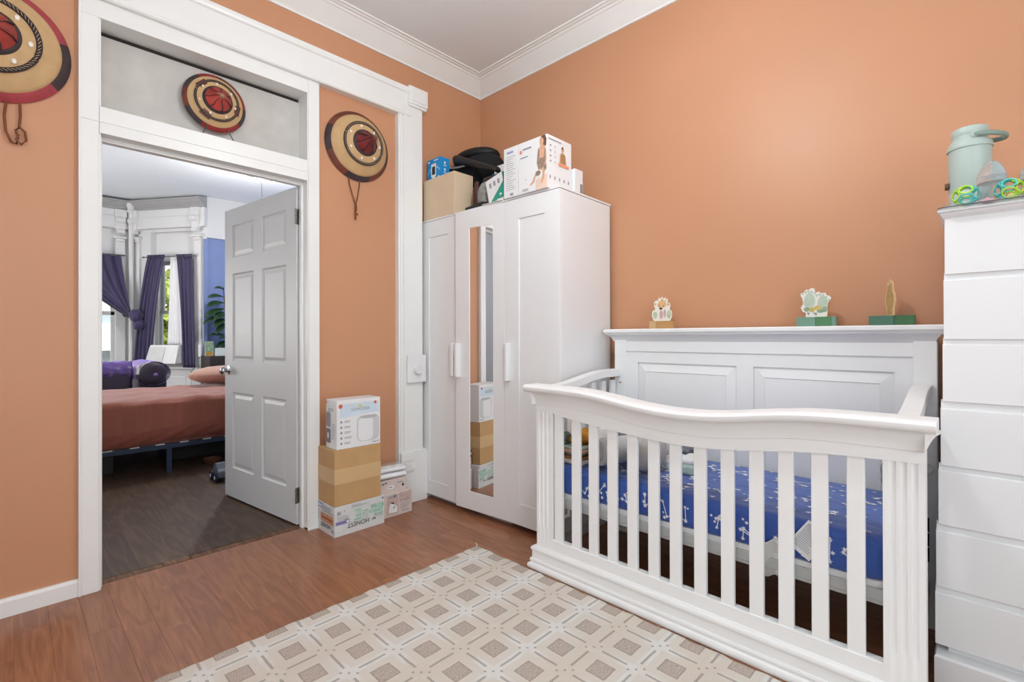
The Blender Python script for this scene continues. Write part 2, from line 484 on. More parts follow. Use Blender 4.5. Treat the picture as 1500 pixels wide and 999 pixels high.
# ---- cornice: cove with a double bead, mitred round the room
PROF = [(0, 2.945), (0.010, 2.945), (0.014, 2.956), (0.030, 2.972), (0.062, 3.006), (0.092, 3.036), (0.099, 3.038), (0.103, 3.046), (0.111, 3.050), (0.119, 3.047), (0.124, 3.052), (0.134, 3.054), (0.140, 3.052), (0.143, 3.06), (0, 3.06)]
def cornice(name, ax, wallpos, sgn, a, b, ma, mb_, mtl=TRIM, prof=PROF):
    """runs along axis ax from a to b; ma/mb_ = mitre direction at the ends"""
    rings = []
    for t, mm in ((a, ma), (b, mb_)):
        ring = []
        for d, z in prof:
            q = t + mm * d; wpos = wallpos + sgn * d
            ring.append((q, wpos, z) if ax == 0 else (wpos, q, z))
        rings.append(ring)
    return struct(MB().loft(rings).build(name, mtl, smooth=25))
cornice('trim_2', 0, WA, -1, -4.4, WB, 1, -1)
cornice('trim_3', 1, WB, -1, -4.8, WA, 1, -1)
cornice('trim_4', 0, -4.8, 1, -4.4, WB, 1, -1)
cornice('trim_5', 1, -4.4, 1, -4.8, WA, 1, -1)

# ---- baseboards
def baseb(name, x0, x1, y0, y1, h=0.072):
    return struct(MB().prism([(y0, 0), (y0, h - 0.012), (y0 + 0.006, h), (y1, h), (y1, 0)], 0, x0, x1).build(name, TRIM))
baseb('baseboard_left', -4.4, -2.328, 0.002, WA)
struct(MB().prism([(WB - 0.016, 0), (WB - 0.016, 0.11), (WB - 0.008, 0.125), (WB, 0.125), (WB, 0)], 1, 0, 1).build('baseboard_right', TRIM)) if False else None
bb = MB(); bb.loft([[(x, yy, z) for x, z in ((WB - 0.016, 0), (WB - 0.016, 0.10), (WB - 0.008, 0.115), (WB, 0.115), (WB, 0))] for yy in (-4.8, -0.0)])
struct(bb.build('baseboard_right', TRIM))

# ---- door surround: casing, header, transom, head casing, corner block, pilaster
t = MB()
t.box(-2.327, -2.264, -0.004, 0.03, 0, 2.6).box(-2.266, -2.256, 0.002, 0.15, 0, 2.56)
t.box(-2.331, -2.322, -0.009, 0.03, 0, 2.6)
t.box(-2.2565, -2.250, 0.03, 0.05, 0, 2.0)
struct(t.build('trim_6', TRIM, bevel=0.002), 'left door casing, white painted')
t = MB()
t.box(-1.347, -1.284, -0.010, 0.04, 0, 2.59)                      # face of the right casing
t.box(-1.352, -1.338, -0.004, 0.15, 0, 2.56)                      # jamb
t.box(-1.364, -1.350, 0.052, 0.080, 0, 2.0)                       # door stop
t.box(-1.300, -1.281, -0.004, 0.02, 0, 2.58)
t.box(-1.352, -1.281, -0.014, 0.04, 0, 0.014)
struct(t.build('trim_7', TRIM, bevel=0.002), 'right door casing, white painted')
t = MB()
t.box(DX0, DX1, -0.004, 0.15, 2.004, 2.121)                        # lintel between door and transom
t.box(-2.327, -1.285, -0.007, 0.03, 2.052, 2.058)
t.box(DX0, DX1, 0.05, 0.085, 1.985, 2.004)                         # head stop
struct(t.build('trim_8', TRIM, bevel=0.0015), 'white lintel between the door and the transom')
t = MB()
t.box(-2.33, -1.284, -0.006, 0.15, 2.508, 2.60)
struct(t.build('trim_9', TRIM, bevel=0.0015))
struct(B(DX0 - 0.01, DX1 + 0.01, 0.112, 0.135, 2.10, 2.487).build('trim_10', PLASTER), 'patched grey plaster board set back in the transom opening')
struct(B(DX0 - 0.01, DX1 + 0.01, 0.122, 0.14, 2.485, 2.52).build('trim_11', GAPSHADE), 'dark gap above the transom board')  # shade of the gap put in as a dark strip
# head casing with mouldings
hp = [(0.02, 2.583), (-0.028, 2.583), (-0.034, 2.590), (-0.034, 2.602), (-0.026, 2.610), (-0.026, 2.735), (-0.036, 2.742), (-0.040, 2.755), (-0.040, 2.772), (0.02, 2.772)]
struct(MB().prism(hp, 0, -2.34, -0.664).build('trim_12', TRIM), 'wide white head casing above door and panel')
t = MB()
t.box(-0.692, -0.540, -0.052, 0.02, 2.668, 2.786).box(-0.688, -0.545, -0.044, 0.02, 2.652, 2.67).box(-0.677, -0.556, -0.058, 0.02, 2.684, 2.770)
struct(t.build('trim_13', TRIM, bevel=0.006), 'square corner block at the end of the head casing')
t = MB()
t.box(-0.757, -0.566, -0.020, 0.03, 0, 2.655).box(-0.748, -0.736, -0.027, 0.02, 0.3, 2.655).box(-0.722, -0.576, -0.030, 0.02, 0.3, 2.655)
struct(t.build('trim_14', TRIM, bevel=0.003), 'tall white pilaster beside the wardrobe')
struct(MB().box(-0.752, -0.548, -0.045, 0.02, 0, 0.335).box(-0.748, -0.552, -0.040, 0.02, 0.335, 0.345).build('trim_15', TRIM, bevel=0.004), 'white plinth block of the pilaster')
# chipped paint edge along the bottom of the recessed orange panel
baseb('baseboard_panel', -1.281, -0.757, 0.006, WA, 0.09)

# ---- dimmer on the pilaster
sw = thing('dimmer_switch', 'white dimmer switch plate with a round knob, on the white pilaster', 'switch', (-0.632, -0.033, 0.892))
MB().prism(rrect(-0.708, -0.560, 0.80, 0.985, 0.006), 1, -0.052, -0.032).build('plate', LACQ, sw, bevel=0.004)
MB().lathe([(0.0, 0.024), (0.026, 0.024), (0.030, 0.018), (0.031, 0.0), (0.0, 0)], (-0.634, -0.05, 0.885), (0, -1, 0), 24).build('knob', LACQ, sw, smooth=40)

# ---- six panel door, standing open into the bedroom
HG = Vector((-1.372, 0.100, 0.012)); DW, DH, DT = 0.935, 1.975, 0.036
du = Vector((-0.128, 0.9918, 0)); dn = Vector((-0.9918, -0.128, 0))        # along the leaf, towards the camera side
DXF = Matrix((( du.x, dn.x, 0, HG.x), (du.y, dn.y, 0, HG.y), (0, 0, 1, HG.z), (0, 0, 0, 1)))
def dmb(): q = MB(); q.xf = DXF; return q
door = thing('door_1', 'white six panel door standing open into the bedroom', 'door', HG)
del door['category']; door['kind'] = 'structure'
s_ = dmb()
cols = ((0.115, 0.415), (0.52, 0.82)); rows = ((0.20, 0.72), (0.93, 1.53), (1.64, 1.86))
# leaf: core with stiles and rails standing proud on the face towards the camera (local y = outwards)
s_.box(0, DW, -DT, -0.010, 0, DH)
for a, b in ((0, 0.115), (0.415, 0.52), (0.82, DW)): s_.box(a, b, -0.012, 0, 0, DH)
zc = [0] + [z for r in rows for z in r] + [DH]
for a, b in cols:
    for i in range(0, len(zc), 2): s_.box(a, b, -0.012, 0, zc[i], zc[i + 1])
s_.build('leaf', mat('door_paint', 'DADADA', 0.42, var=0.012, nscale=3), door)
DPNT = MATS['door_paint']
for a, b in cols:
    for z0, z1 in rows:
        q = dmb()
        def rg(i, d): return [(a + i, d, z0 + i), (b - i, d, z0 + i), (b - i, d, z1 - i), (a + i, d, z1 - i)]
        q.loft([rg(0.0, -0.0105), rg(0.0, -0.001), rg(0.010, -0.0085), rg(0.020, -0.0085), rg(0.040, -0.0025), rg(0.042, -0.0025)])
        q.build('panel', DPNT, door)
kn = dmb(); kn.lathe([(0, 0.058), (0.018, 0.056), (0.027, 0.046), (0.026, 0.036), (0.013, 0.026), (0.011, 0.010), (0.031, 0.006), (0.032, 0.0), (0, 0)], (DW - 0.062, 0, 0.868), (0, 1, 0), 20).build('knob', CHROME, door, smooth=50)
kn = dmb(); kn.lathe([(0, 0.060), (0.018, 0.058), (0.027, 0.048), (0.026, 0.038), (0.013, 0.026), (0.011, 0.010), (0.031, 0.006), (0.032, 0.0), (0, 0)], (DW - 0.062, -DT, 0.868), (0, -1, 0), 20).build('knob', BRASS, door, smooth=50)
for z in (0.17, 1.80):
    h = dmb(); h.box(-0.001, 0.0, -DT + 0.002, -0.004, z - 0.045, z + 0.045).box(-0.002, -0.0005, -0.012, 0.004, z - 0.045, z + 0.045)
    for k in range(5): h.lathe([(0.0, 0), (0.0062, 0.0), (0.0062, 0.0165), (0.0, 0.0165)], (-0.006, 0.006, z - 0.045 + k * 0.018), (0, 0, 1), 10)
    h.build('hinge', STEEL, door, smooth=40)

# ================================================================== BEDROOM BEYOND THE DOOR
struct(B(-4.4, -4.2, 0.15, 5.2, 0, HC).build('wall_bedroom_left', BEDW))
struct(B(0.6, 0.8, 0.15, 5.2, 0, HC).build('wall_bedroom_right', BLUEW), 'blue bedroom wall')
struct(MB().box(-4.4, -2.3, 0.14, 0.17, 0, HC).box(-1.3, 0.8, 0.14, 0.17, 0, HC).box(-2.3, -1.3, 0.14, 0.17, 2.53, HC).build('wall_bedroom_near', BEDW))
struct(B(-4.4, 0.8, 0.15, 6.3, HC, HC + 0.1).build('ceiling', CEIL), 'white bedroom ceiling')
BA = Vector((-1.34, 5.97, 0)); BB = Vector((-0.65, 4.93, 0)); bu = (BB - BA).normalized(); BL = (BB - BA).length; bo = Vector((-bu.y, bu.x, 0))   # bo points out of the room
# blue wall to the right of the bay with a white band above it
struct(B(-0.65, 0.7, 4.93, 5.1, 0, 2.50).build('wall_bedroom_far', BLUEW), 'blue wall beside the bay window')
struct(MB().box(-0.65, 0.7, 4.925, 5.1, 2.50, HC).box(-0.655, 0.7, 4.90, 4.95, 2.49, 2.515).build('trim_16', BEDW), 'white band above the blue wall')
struct(B(-4.3, -3.43, 4.93, 5.1, 0, HC).build('wall_bay_left', BEDW))

def frame(o, u, out): return Matrix(((u.x, out.x, 0, o.x), (u.y, out.y, 0, o.y), (0, 0, 1, 0), (0, 0, 0, 1)))
FX = frame(Vector((-3.0, 5.95, 0)), Vector((1, 0, 0)), Vector((0, 1, 0)))        # front wall of the bay, u from -3.0 to -1.34
AX_ = frame(BA, bu, bo)                                                         # angled wall on the right
LX = frame(Vector((-3.55, 4.93, 0)), Vector((0.525, 0.851, 0)), Vector((-0.851, 0.525, 0)))
WFR = mat('window_frame_paint', 'E6E6E4', 0.4, var=0.02)
def bay(i, xf, L, u0, u1, z0, zt, zh, full=True):
    def q(): m_ = MB(); m_.xf = xf; return m_
    w = q().box(0, u0, 0, 0.16, 0, HC).box(u1, L, 0, 0.16, 0, HC).box(u0, u1, 0, 0.16, zt, HC).box(u0, u1, 0.0, 0.16, 0, z0)
    struct(w.build('wall_bay_%d' % i, BEDW), 'white bay wall around a window')
    wnd = bpy.data.objects.new('window_%d' % i, None); COL.objects.link(wnd); place(wnd, xf @ Vector(((u0 + u1) / 2, 0.1, z0)), None); struct(wnd, 'tall double hung bay window with white frame')
    q().box(u0, u1, 0.075, 0.15, zh, zt).build('header_board', BEDW, wnd)
    f = q().box(u0, u0 + 0.05, 0.07, 0.15, z0, zh).box(u1 - 0.05, u1, 0.07, 0.15, z0, zh).box(u0, u1, 0.07, 0.15, zh - 0.05, zh).box(u0, u1, 0.02, 0.15, z0, z0 + 0.04)
    f.build('window_frame', WFR, wnd, bevel=0.004)
    zm = z0 + (zh - z0) * 0.5
    for k, (a, b, d) in enumerate(((z0 + 0.04, zm + 0.02, 0.085), (zm - 0.02, zh - 0.05, 0.115))):
        s = q().box(u0 + 0.05, u0 + 0.095, d, d + 0.028, a, b).box(u1 - 0.095, u1 - 0.05, d, d + 0.028, a, b).box(u0 + 0.05, u1 - 0.05, d, d + 0.028, a, a + 0.05).box(u0 + 0.05, u1 - 0.05, d, d + 0.028, b - 0.045, b)
        so = s.build('sash', WFR, wnd, bevel=0.003)
        q().box(u0 + 0.09, u1 - 0.09, d + 0.011, d + 0.016, a + 0.045, b - 0.04).build('pane', GLASS, so)
    q().box(u0 - 0.05, u1 + 0.05, -0.05, 0.03, z0 - 0.035, z0).build('sill', WFR, wnd, bevel=0.006)
    # panelled dado and side pilasters
    d = q().box(u0 + 0.02, u1 - 0.02, -0.012, 0, 0.12, z0 - 0.05).box(u0 + 0.10, u1 - 0.10, -0.022, 0, 0.22, z0 - 0.14).box(0, L, -0.018, 0, 0, 0.11)
    struct(d.build('trim_%d' % (16 + i), BEDW, bevel=0.008))
    # entablature: lintel, dark cornice and scrolled corbels
    e = q().box(0, L, -0.05, 0, 2.66, 2.905).box(0, L, -0.065, 0, 2.64, 2.665).box(0, L, -0.060, 0, 2.80, 2.815)
    struct(e.build('trim_%d' % (20 + i), BEDW, bevel=0.004), 'white entablature above the bay window')
    c = q(); c.loft([[(uu, -d_, z) for d_, z in ((0, 2.905), (0.05, 2.905), (0.062, 2.92), (0.062, 2.935), (0.08, 2.95), (0.115, 2.98), (0.125, 3.0), (0.14, 3.005), (0.14, 3.03), (0, 3.06))] for uu in (0, L)])
    struct(c.build('trim_%d' % (24 + i), mat('cornice_grey_paint', 'A9A9A9', 0.6, var=0.03), smooth=20), 'grey picture rail cornice of the bay')
    for uc in ((0.10, L - 0.14) if full else (L - 0.10,)):
        k = q()
        k.box(uc - 0.055, uc + 0.075, -0.085, 0, 2.79, 2.905).box(uc - 0.045, uc + 0.065, -0.075, 0, 2.62, 2.79)
        k.lathe([(0, 0), (0.045, 0.0), (0.045, 0.10), (0, 0.10)], (uc - 0.04, -0.075, 2.755), (1, 0, 0), 14)
        k.lathe([(0, 0), (0.035, 0.0), (0.035, 0.09), (0, 0.09)], (uc - 0.035, -0.06, 2.60), (1, 0, 0), 14)
        k.box(uc - 0.065, uc + 0.085, -0.06, 0, 2.50, 2.53).box(uc - 0.04, uc + 0.06, -0.045, 0, 2.46, 2.50).box(uc - 0.045, uc + 0.065, -0.03, 0, 0.1, 2.46)
        struct(k.build('trim_%d' % (28 + i), BEDW, smooth=30, bevel=0.005), 'scrolled corbel and pilaster of the bay window')
    return q
qf = bay(1, FX, 1.66, 0.55, 1.53, 0.66, 2.64, 2.24)
qa = bay(2, AX_, BL, 0.33, 1.02, 0.70, 2.60, 2.24)
bay(3, LX, 1.22, 0.2, 0.95, 0.70, 2.60, 2.24, False)
struct(MB().box(-0.69, -0.645, 4.915, 4.945, 0, 2.47).build('trim_33', BLUEW))
# riser pipe in the bay corner
pc = Vector((-1.36, 5.85, 0))
struct(MB().lathe([(0, 0), (0.028, 0), (0.028, 2.86), (0.045, 2.87), (0.05, 2.90), (0.038, 2.92), (0.055, 2.96), (0.055, 3.0), (0.0, 3.0)], pc, (0, 0, 1), 16).build('trim_34', BEDW, smooth=40), 'white riser pipe in the bay corner')

# ---- curtains
def fabric(name, c1, c2, rough=0.75, sheen=0.4):
    k = NT(name); co = k.coords('Object', (30, 30, 2))
    k.link(k.mix(k.noise(co, 1.2, 3), lin(c1), lin(c2)), k.b.inputs['Base Color'])
    k.b.inputs['Roughness'].default_value = rough; k.b.inputs['Sheen Weight'].default_value = sheen
    k.bump(k.noise(k.coords('Object'), 300, 2), 0.1)
    return k.m
PURPLE = fabric('plum_curtain_cloth', '2B2440', '44386A', 0.6)
SHEER = mat('white_sheer_cloth', 'F4F4F6', 0.8, var=0.02)
def curtain(q, tl, tr, bl, br, zt, zb, d, folds, amp, name, mtl, label, bow=0.0, group=None):
    m_ = q()
    def fn(i, j):
        a = tl + (tr - tl) * i; b = bl + (br - bl) * i
        tt = j; u = a + (b - a) * (tt ** 0.8); z = zt + (zb - zt) * tt
        dep = -d + amp * (0.5 + 0.5 * tt) * sin(i * folds * 2 * pi + 0.6 * sin(3 * tt)) + 0.3 * amp * sin(i * folds * 4.3 * pi + 2 * tt) - bow * sin(pi * tt)
        return (u, dep, z)
    m_.grid(fn, folds * 10, 26)
    # gathered heading over the rod
    m_.grid(lambda i, j: (tl + (tr - tl) * i, -d + 0.75 * amp * sin(i * folds * 4 * pi) - (0.012 if j > .5 else 0), zt - 0.004 + 0.034 * j), folds * 10, 2)
    o = m_.build(name, mtl, None, smooth=180, solid=0.004)
    return tag(o, label, 'curtain', group)
curtain(qa, 0.365, 0.655, 0.125, 0.43, 2.23, 0.76, 0.085, 5, 0.020, 'curtain', PURPLE, 'dark plum curtain with a knotted tie, left side of the angled bay window', 0.02, 'plum bay window curtains')
curtain(qa, 0.84, 1.095, 0.935, 1.14, 2.225, 0.695, 0.085, 4, 0.020, 'curtain', PURPLE, 'dark plum curtain hanging straight, right side of the angled bay window', 0.0, 'plum bay window curtains')
curtain(qa, 0.70, 0.845, 0.65, 0.90, 2.20, 1.01, 0.045, 5, 0.010, 'sheer_curtain', SHEER, 'white sheer curtain between the two plum curtains of the angled window')
# the front window's curtain is swept sideways and knotted over to the angled one
KN = AX_ @ Vector((0.26, -0.20, 1.42))
cs = MB()
def sweep(i, j):
    # i across the width (0 = left top, 1 = right top), j down towards the knot
    top = Vector((-2.22 + 0.75 * i, 5.85 + 0.02 * sin(i * 14 * pi), 2.25))
    mid = Vector((-1.98 + 0.54 * i, 5.83 + 0.03 * sin(i * 12 * pi), 1.80 + 0.12 * i))
    end = KN + Vector((-0.03, 0.02 * sin(i * 10 * pi), -0.05 + 0.10 * i))
    return top.lerp(mid, j).lerp(mid.lerp(end, j), j)
cs.grid(sweep, 60, 20)
cs.ball(KN + Vector((0.02, -0.02, -0.02)), 0.075, 0.06, 0.10, 14, 10, lambda d: 1 + 0.14 * sin(7 * d.x + 5 * d.z))
cs.ball(KN + Vector((0.05, -0.03, -0.13)), 0.07, 0.04, 0.075, 12, 8, lambda d: 1 + 0.15 * sin(9 * d.x))
tag(cs.build('curtain', PURPLE, None, smooth=180, solid=0.004), 'dark plum curtain of the front bay window, swept sideways into a knot', 'curtain', 'plum bay window curtains')
rod = qa().tube([(0.30, -0.085, 2.235), (1.11, -0.085, 2.235)], 0.008, 8).ball((0.295, -0.085, 2.235), 0.014, 0.014, 0.014).ball((1.115, -0.085, 2.235), 0.014, 0.014, 0.014).box(0.315, 0.325, -0.085, 0, 2.23, 2.24).box(1.10, 1.11, -0.085, 0, 2.23, 2.24)
tag(rod.build('curtain_rod', STEEL, None, smooth=40), 'thin metal curtain rod across the angled bay window', 'curtain rod', 'bay curtain rods')
rod = MB().tube([(-2.4, 5.85, 2.26), (-1.42, 5.85, 2.26)], 0.008, 8).box(-1.44, -1.43, 5.85, 5.95, 2.255, 2.265)
tag(rod.build('curtain_rod', STEEL, None, smooth=40), 'thin metal curtain rod across the front bay window', 'curtain rod', 'bay curtain rods')
tb = MB().ball(Vector((-1.43, 5.86, 1.44)), 0.028, 0.02, 0.045, 10, 8).box(-1.436, -1.424, 5.86, 5.95, 1.435, 1.445)
tag(tb.build('curtain_holdback', mat('dull_pewter', '5A5A5E', 0.5, 0.6), None, smooth=60), 'small grey holdback beside the curtain knot in the bay corner', 'holdback')

# ---- window air conditioner
ACL = thing('air_conditioner', 'white window air conditioner in the angled bay window', 'air conditioner', AX_ @ Vector((0.67, -0.1, 0.745)))
ACM = mat('ac_white_plastic', 'EDEDED', 0.4, var=0.01)
g = qa(); g.loft([[(0.44, -0.20, 0.745), (0.93, -0.20, 0.745), (0.93, 0.06, 0.745), (0.44, 0.06, 0.745)] if k == 0 else [(0.455, -0.13, 1.005), (0.92, -0.13, 1.005), (0.92, 0.06, 1.005), (0.455, 0.06, 1.005)] for k, (s, e) in enumerate(((0, 0), (0, 0)))])
g.build('housing', ACM, ACL, bevel=0.012)
g = qa(); g.loft([[(0.455, -0.206, 0.765), (0.72, -0.206, 0.765), (0.72, -0.198, 0.765), (0.455, -0.198, 0.765)], [(0.465, -0.147, 0.975), (0.72, -0.147, 0.975), (0.72, -0.139, 0.975), (0.465, -0.139, 0.975)]]); g.build('grille', mat('ac_grille', 'DADADA', 0.5, var=0.02), ACL)
g = qa()
for k in range(6): g.box(0.50, 0.86, -0.118 + k * 0.02, -0.108 + k * 0.02, 1.0, 1.008)
g.build('vent', mat('grey_vent', '707072', 0.6), ACL)
tag(qa().box(1.15, 1.20, -0.052, -0.028, 0.84, 1.01).box(1.161, 1.189, -0.056, -0.05, 0.87, 0.91).box(1.161, 1.189, -0.056, -0.05, 0.94, 0.98).build('power_outlet', LACQ, None, bevel=0.004), 'white outlet box on the bay pilaster right of the air conditioner', 'outlet')

# ---- bed
BSH = fabric('terracotta_bed_sheet', '8C4B38', 'A5614D', 0.8, 0.3)
NAVY = mat('navy_bed_metal', '2C3A4E', 0.45, 0.3)
bed = thing('bed_frame', 'navy metal bed frame under the terracotta mattress', 'bed', (-1.6, 2.65, 0))
B(-3.05, -0.42, 2.0, 2.03, 0.20, 0.238).build('side_rail', NAVY, bed, bevel=0.003)
B(-3.05, -0.42, 3.28, 3.31, 0.20, 0.238).build('side_rail', NAVY, bed, bevel=0.003)
B(-3.05, -0.42, 2.64, 2.67, 0.20, 0.238).build('side_rail', NAVY, bed, bevel=0.003)
l0 = B(-1.652, -1.616, 1.998, 2.034, 0, 0.205).build('leg', NAVY, bed, bevel=0.003)
for dx, dy in ((-1.35, 0), (1.15, 0), (0, 1.28), (-1.35, 1.28), (1.15, 1.28)): shift_copy(l0, (dx, dy, 0), bed)
sl = B(-2.55, -2.49, 1.995, 3.31, 0.236, 0.243).build('slat', mat('pale_slat_metal', 'D8D6D2', 0.5), bed)
for k in range(1, 12): shift_copy(sl, (0.165 * k, 0, 0), bed)
def mattress_shell(x0, x1, y0, y1, z0, z1, r, wob, nu=60, nv=26):
    m_ = MB(); rg_ = random.Random(3)
    rings = []
    prof = []
    for k in range(9): a = pi / 2 * k / 8; prof.append((-r + r * cos(a) * 1.0, z1 - r + r * sin(a)))
    path = [(y0 - 0.0, z0), (y0 - 0.006, z0 + (z1 - z0) * 0.3), (y0 - 0.006, z0 + (z1 - z0) * 0.6)]
    for k in range(8): a = pi / 2 * k / 7; path.append((y0 + r - r * cos(a), z1 - r + r * sin(a)))
    for k in range(1, 22): path.append((y0 + r + (y1 - y0 - 2 * r) * k / 22, z1))
    for k in range(8): a = pi / 2 * k / 7; path.append((y1 - r + r * sin(a), z1 - r + r * cos(a)))
    path.append((y1, z0))
    for i in range(nu + 1):
        x = x0 + (x1 - x0) * i / nu; ring = []
        for y, z in path:
            ww = wob * (sin(9 * x + 14 * y + 3 * sin(5 * x)) * 0.5 + sin(23 * x - 17 * y) * 0.3 + sin(41 * y + 6 * x) * 0.25)
            if z < z0 + 0.02: ww *= 0.2
            ring.append((x, y + (ww * 0.7 if z < z1 - 0.02 else 0), z + (ww if z > z1 - 0.03 else 0)))
        rings.append(ring)
    return m_.loft(rings)
bm_ = thing('mattress', 'thick mattress in a terracotta sheet on the navy bed', 'mattress', (-1.6, 2.65, 0.243))
mattress_shell(-3.0, -0.45, 2.012, 3.30, 0.243, 0.605, 0.06, 0.010).build('fitted_sheet', BSH, bm_, smooth=180)
h = MB()
def hem(i, j):
    x = -3.0 + 2.55 * i; z = 0.36 - 0.100 * j
    return (x, 1.995 - 0.012 * sin(pi * j) - 0.006 * sin(37 * x + 9 * j) - 0.004 * sin(80 * x + j * 14), z - 0.012 * sin(6 * x + 1))
h.grid(hem, 80, 8); h.build('sheet_hem', fabric('terracotta_dark_hem', '7A3C2C', '8F4A39', 0.8, 0.2), bm_, smooth=180, solid=0.004)
pl_ = MB().ball((-0.92, 3.02, 0.712), 0.37, 0.24, 0.10, 22, 12, lambda d: 1 - 0.10 * abs(sin(2 * math.atan2(d.y, d.x))) + 0.02 * sin(9 * d.x))
tag(pl_.build('pillow', fabric('pale_terracotta_cotton', 'AF8472', 'C09684', 0.85, 0.3), None, smooth=180), 'pale terracotta pillow at the head of the bed, beside the open door', 'pillow')

# things kept under the bed
tag(B(-2.45, -1.95, 2.30, 2.75, 0, 0.15).build('storage_box', mat('dark_storage_plastic', '2A2B2A', 0.5), None, bevel=0.01), 'dark flat storage box under the bed, left of the bed leg', 'box', 'boxes stored under the bed')
tag(MB().box(-1.55, -1.05, 2.45, 2.95, 0, 0.13).box(-1.57, -1.03, 2.43, 2.97, 0.13, 0.15).build('storage_box', mat('black_bin', '1D1C1E', 0.6), None, bevel=0.008), 'black lidded storage box under the bed, right of the bed leg', 'box', 'boxes stored under the bed')
tag(MB().lathe([(0, 0), (0.05, 0), (0.07, 0.03), (0.075, 0.04), (0.066, 0.04), (0.05, 0.012), (0, 0.01)], (-1.30, 2.12, 0), (0, 0, 1), 20).build('bowl', mat('terracotta_glaze', '6E4630', 0.5), None, smooth=40), 'small brown bowl on the floor under the bed frame', 'bowl')
# wheeled toy by the door
ty = thing('toy_car', 'small grey toy car with blue wheels on the dark floor beside the door', 'toy', (-1.405, 1.45, 0))
TG = mat('toy_grey_plastic', '6E727C', 0.45)
MB().prism([(1.40, 0.03), (1.56, 0.03), (1.57, 0.07), (1.53, 0.085), (1.51, 0.13), (1.46, 0.14), (1.42, 0.10), (1.39, 0.08)], 0, -1.44, -1.37).build('body', TG, ty, bevel=0.008)
for y in (1.425, 1.535):
    for x in (-1.455, -1.37):
        w = MB().lathe([(0, 0), (0.030, 0), (0.034, 0.004), (0.034, 0.018), (0.030, 0.022), (0, 0.022)], (x, y, 0.034), (1, 0, 0), 18).build('wheel', mat('navy_rubber', '1E2740', 0.5), ty, smooth=40)
        MB().lathe([(0, 0), (0.015, 0), (0.013, 0.003), (0, 0.003)], (x - 0.0002 if x < -1.4 else x + 0.022, y, 0.034), (-1, 0, 0) if x < -1.4 else (1, 0, 0), 14).build('hub', mat('white_hub', 'E0E4EA', 0.4), w, smooth=40)

# ---- purple velvet sofa
VEL = NT('purple_velvet')
vc = VEL.coords('Object'); 
VEL.link(VEL.mix(VEL.noise(vc, 5, 3), lin('2B1746'), lin('5A3A8C')), VEL.b.inputs['Base Color'])
VEL.b.inputs['Roughness'].default_value = 0.32; VEL.b.inputs['Sheen Weight'].default_value = 1.0; VEL.b.inputs['Sheen Tint'].default_value = (0.6, 0.45, 1, 1)
VELD = fabric('dark_velvet', '1B1026', '2A1839', 0.5, 0.6)
sofa = thing('sofa', 'purple velvet sofa with a rolled tufted arm, beyond the bed', 'sofa', (-2.2, 4.25, 0))
B(-3.1, -1.30, 3.92, 4.62, 0.08, 0.42).build('base', VELD, sofa, bevel=0.03)
def roll(i, j):
    x = -3.1 + 1.50 * i; a = -0.6 + 3.6 * j
    w = 0.006 * sin(40 * x + 8 * a) + 0.004 * sin(77 * x - 5 * a)
    r = 0.125 + w
    return (x, 4.06 - r * cos(a) * 1.0 + 0.02, 0.715 + r * sin(a))
mm_ = MB(); mm_.grid(roll, 60, 16); mm_.build('back_roll', VEL.m, sofa, smooth=180, solid=0.01)
B(-3.1, -1.60, 3.95, 4.12, 0.40, 0.74).build('back', VELD, sofa, bevel=0.03)
# rolled arm runs away from the camera; its round front faces the bed
def armf(i, j):
    y = 3.885 + 0.75 * j; a = 2 * pi * i
    tuft = 0.012 * max(0, cos(14 * a)) * max(0, cos(26 * y)) if 0.02 < j < 0.98 else 0
    r = 0.135 - tuft
    return (-1.43 - 0.165 * cos(a) * r / 0.135, y, 0.705 + r * sin(a))
mm_ = MB(); mm_.grid(armf, 48, 24); mm_.build('arm_roll', VEL.m, sofa, smooth=180)
mm_ = MB().lathe([(0.128, 0.0), (0.12, 0.014), (0.06, 0.018), (0.0, 0.012)], (-1.43, 3.888, 0.705), (0, -1, 0), 28); mm_.build('arm_front', VELD, sofa, smooth=60)
B(-1.56, -1.30, 3.90, 4.62, 0.30, 0.66).build('arm', VELD, sofa, bevel=0.02)
tb = MB().ball((-1.41, 3.872, 0.69), 0.02, 0.012, 0.02, 12, 8).build('button', mat('lilac_button', '8A6AB0', 0.4), sofa, smooth=180)

# ---- dark cabinet with a plant, a picture and a small box, beside the blue wall
CABW = mat('black_brown_wood', '37322F', 0.5, var=0.25, nscale=30)
cab = thing('dark_cabinet', 'black brown drawer cabinet against the blue wall', 'cabinet', (-0.38, 4.65, 0))
B(-0.735, -0.02, 4.45, 4.88, 0.0, 0.86).build('body', CABW, cab, bevel=0.004)
for k in range(3):
    d = B(-0.725, -0.03, 4.435, 4.452, 0.06 + k * 0.265, 0.31 + k * 0.265).build('drawer', CABW, cab, bevel=0.003)
    B(-0.655, -0.605, 4.425, 4.437, 0.175 + k * 0.265, 0.205 + k * 0.265).build('handle', mat('pale_handle', 'CFCFCB', 0.4), d, bevel=0.002)
pf = thing('picture_frame', 'small picture of green leaves leaning on the dark cabinet', 'picture', (-0.70, 4.6, 0.86))
B(-0.755, -0.655, 4.60, 4.612, 0.86, 1.055).build('frame', mat('pale_wood_frame', 'C9B18A', 0.5), pf, bevel=0.003)
decal('print', mat('leaf_print', '8DA98A', 0.6, var=0.5, nscale=40), pf, (-0.75, 4.599, 0.865), X_, Z_, [rect(0.004, 0.096, 0.05, 0.185)])
decal('print', mat('ochre_print', 'B88A3C', 0.6, var=0.3, nscale=50), pf, (-0.75, 4.599, 0.865), X_, Z_, [rect(0.01, 0.09, 0.004, 0.05)])
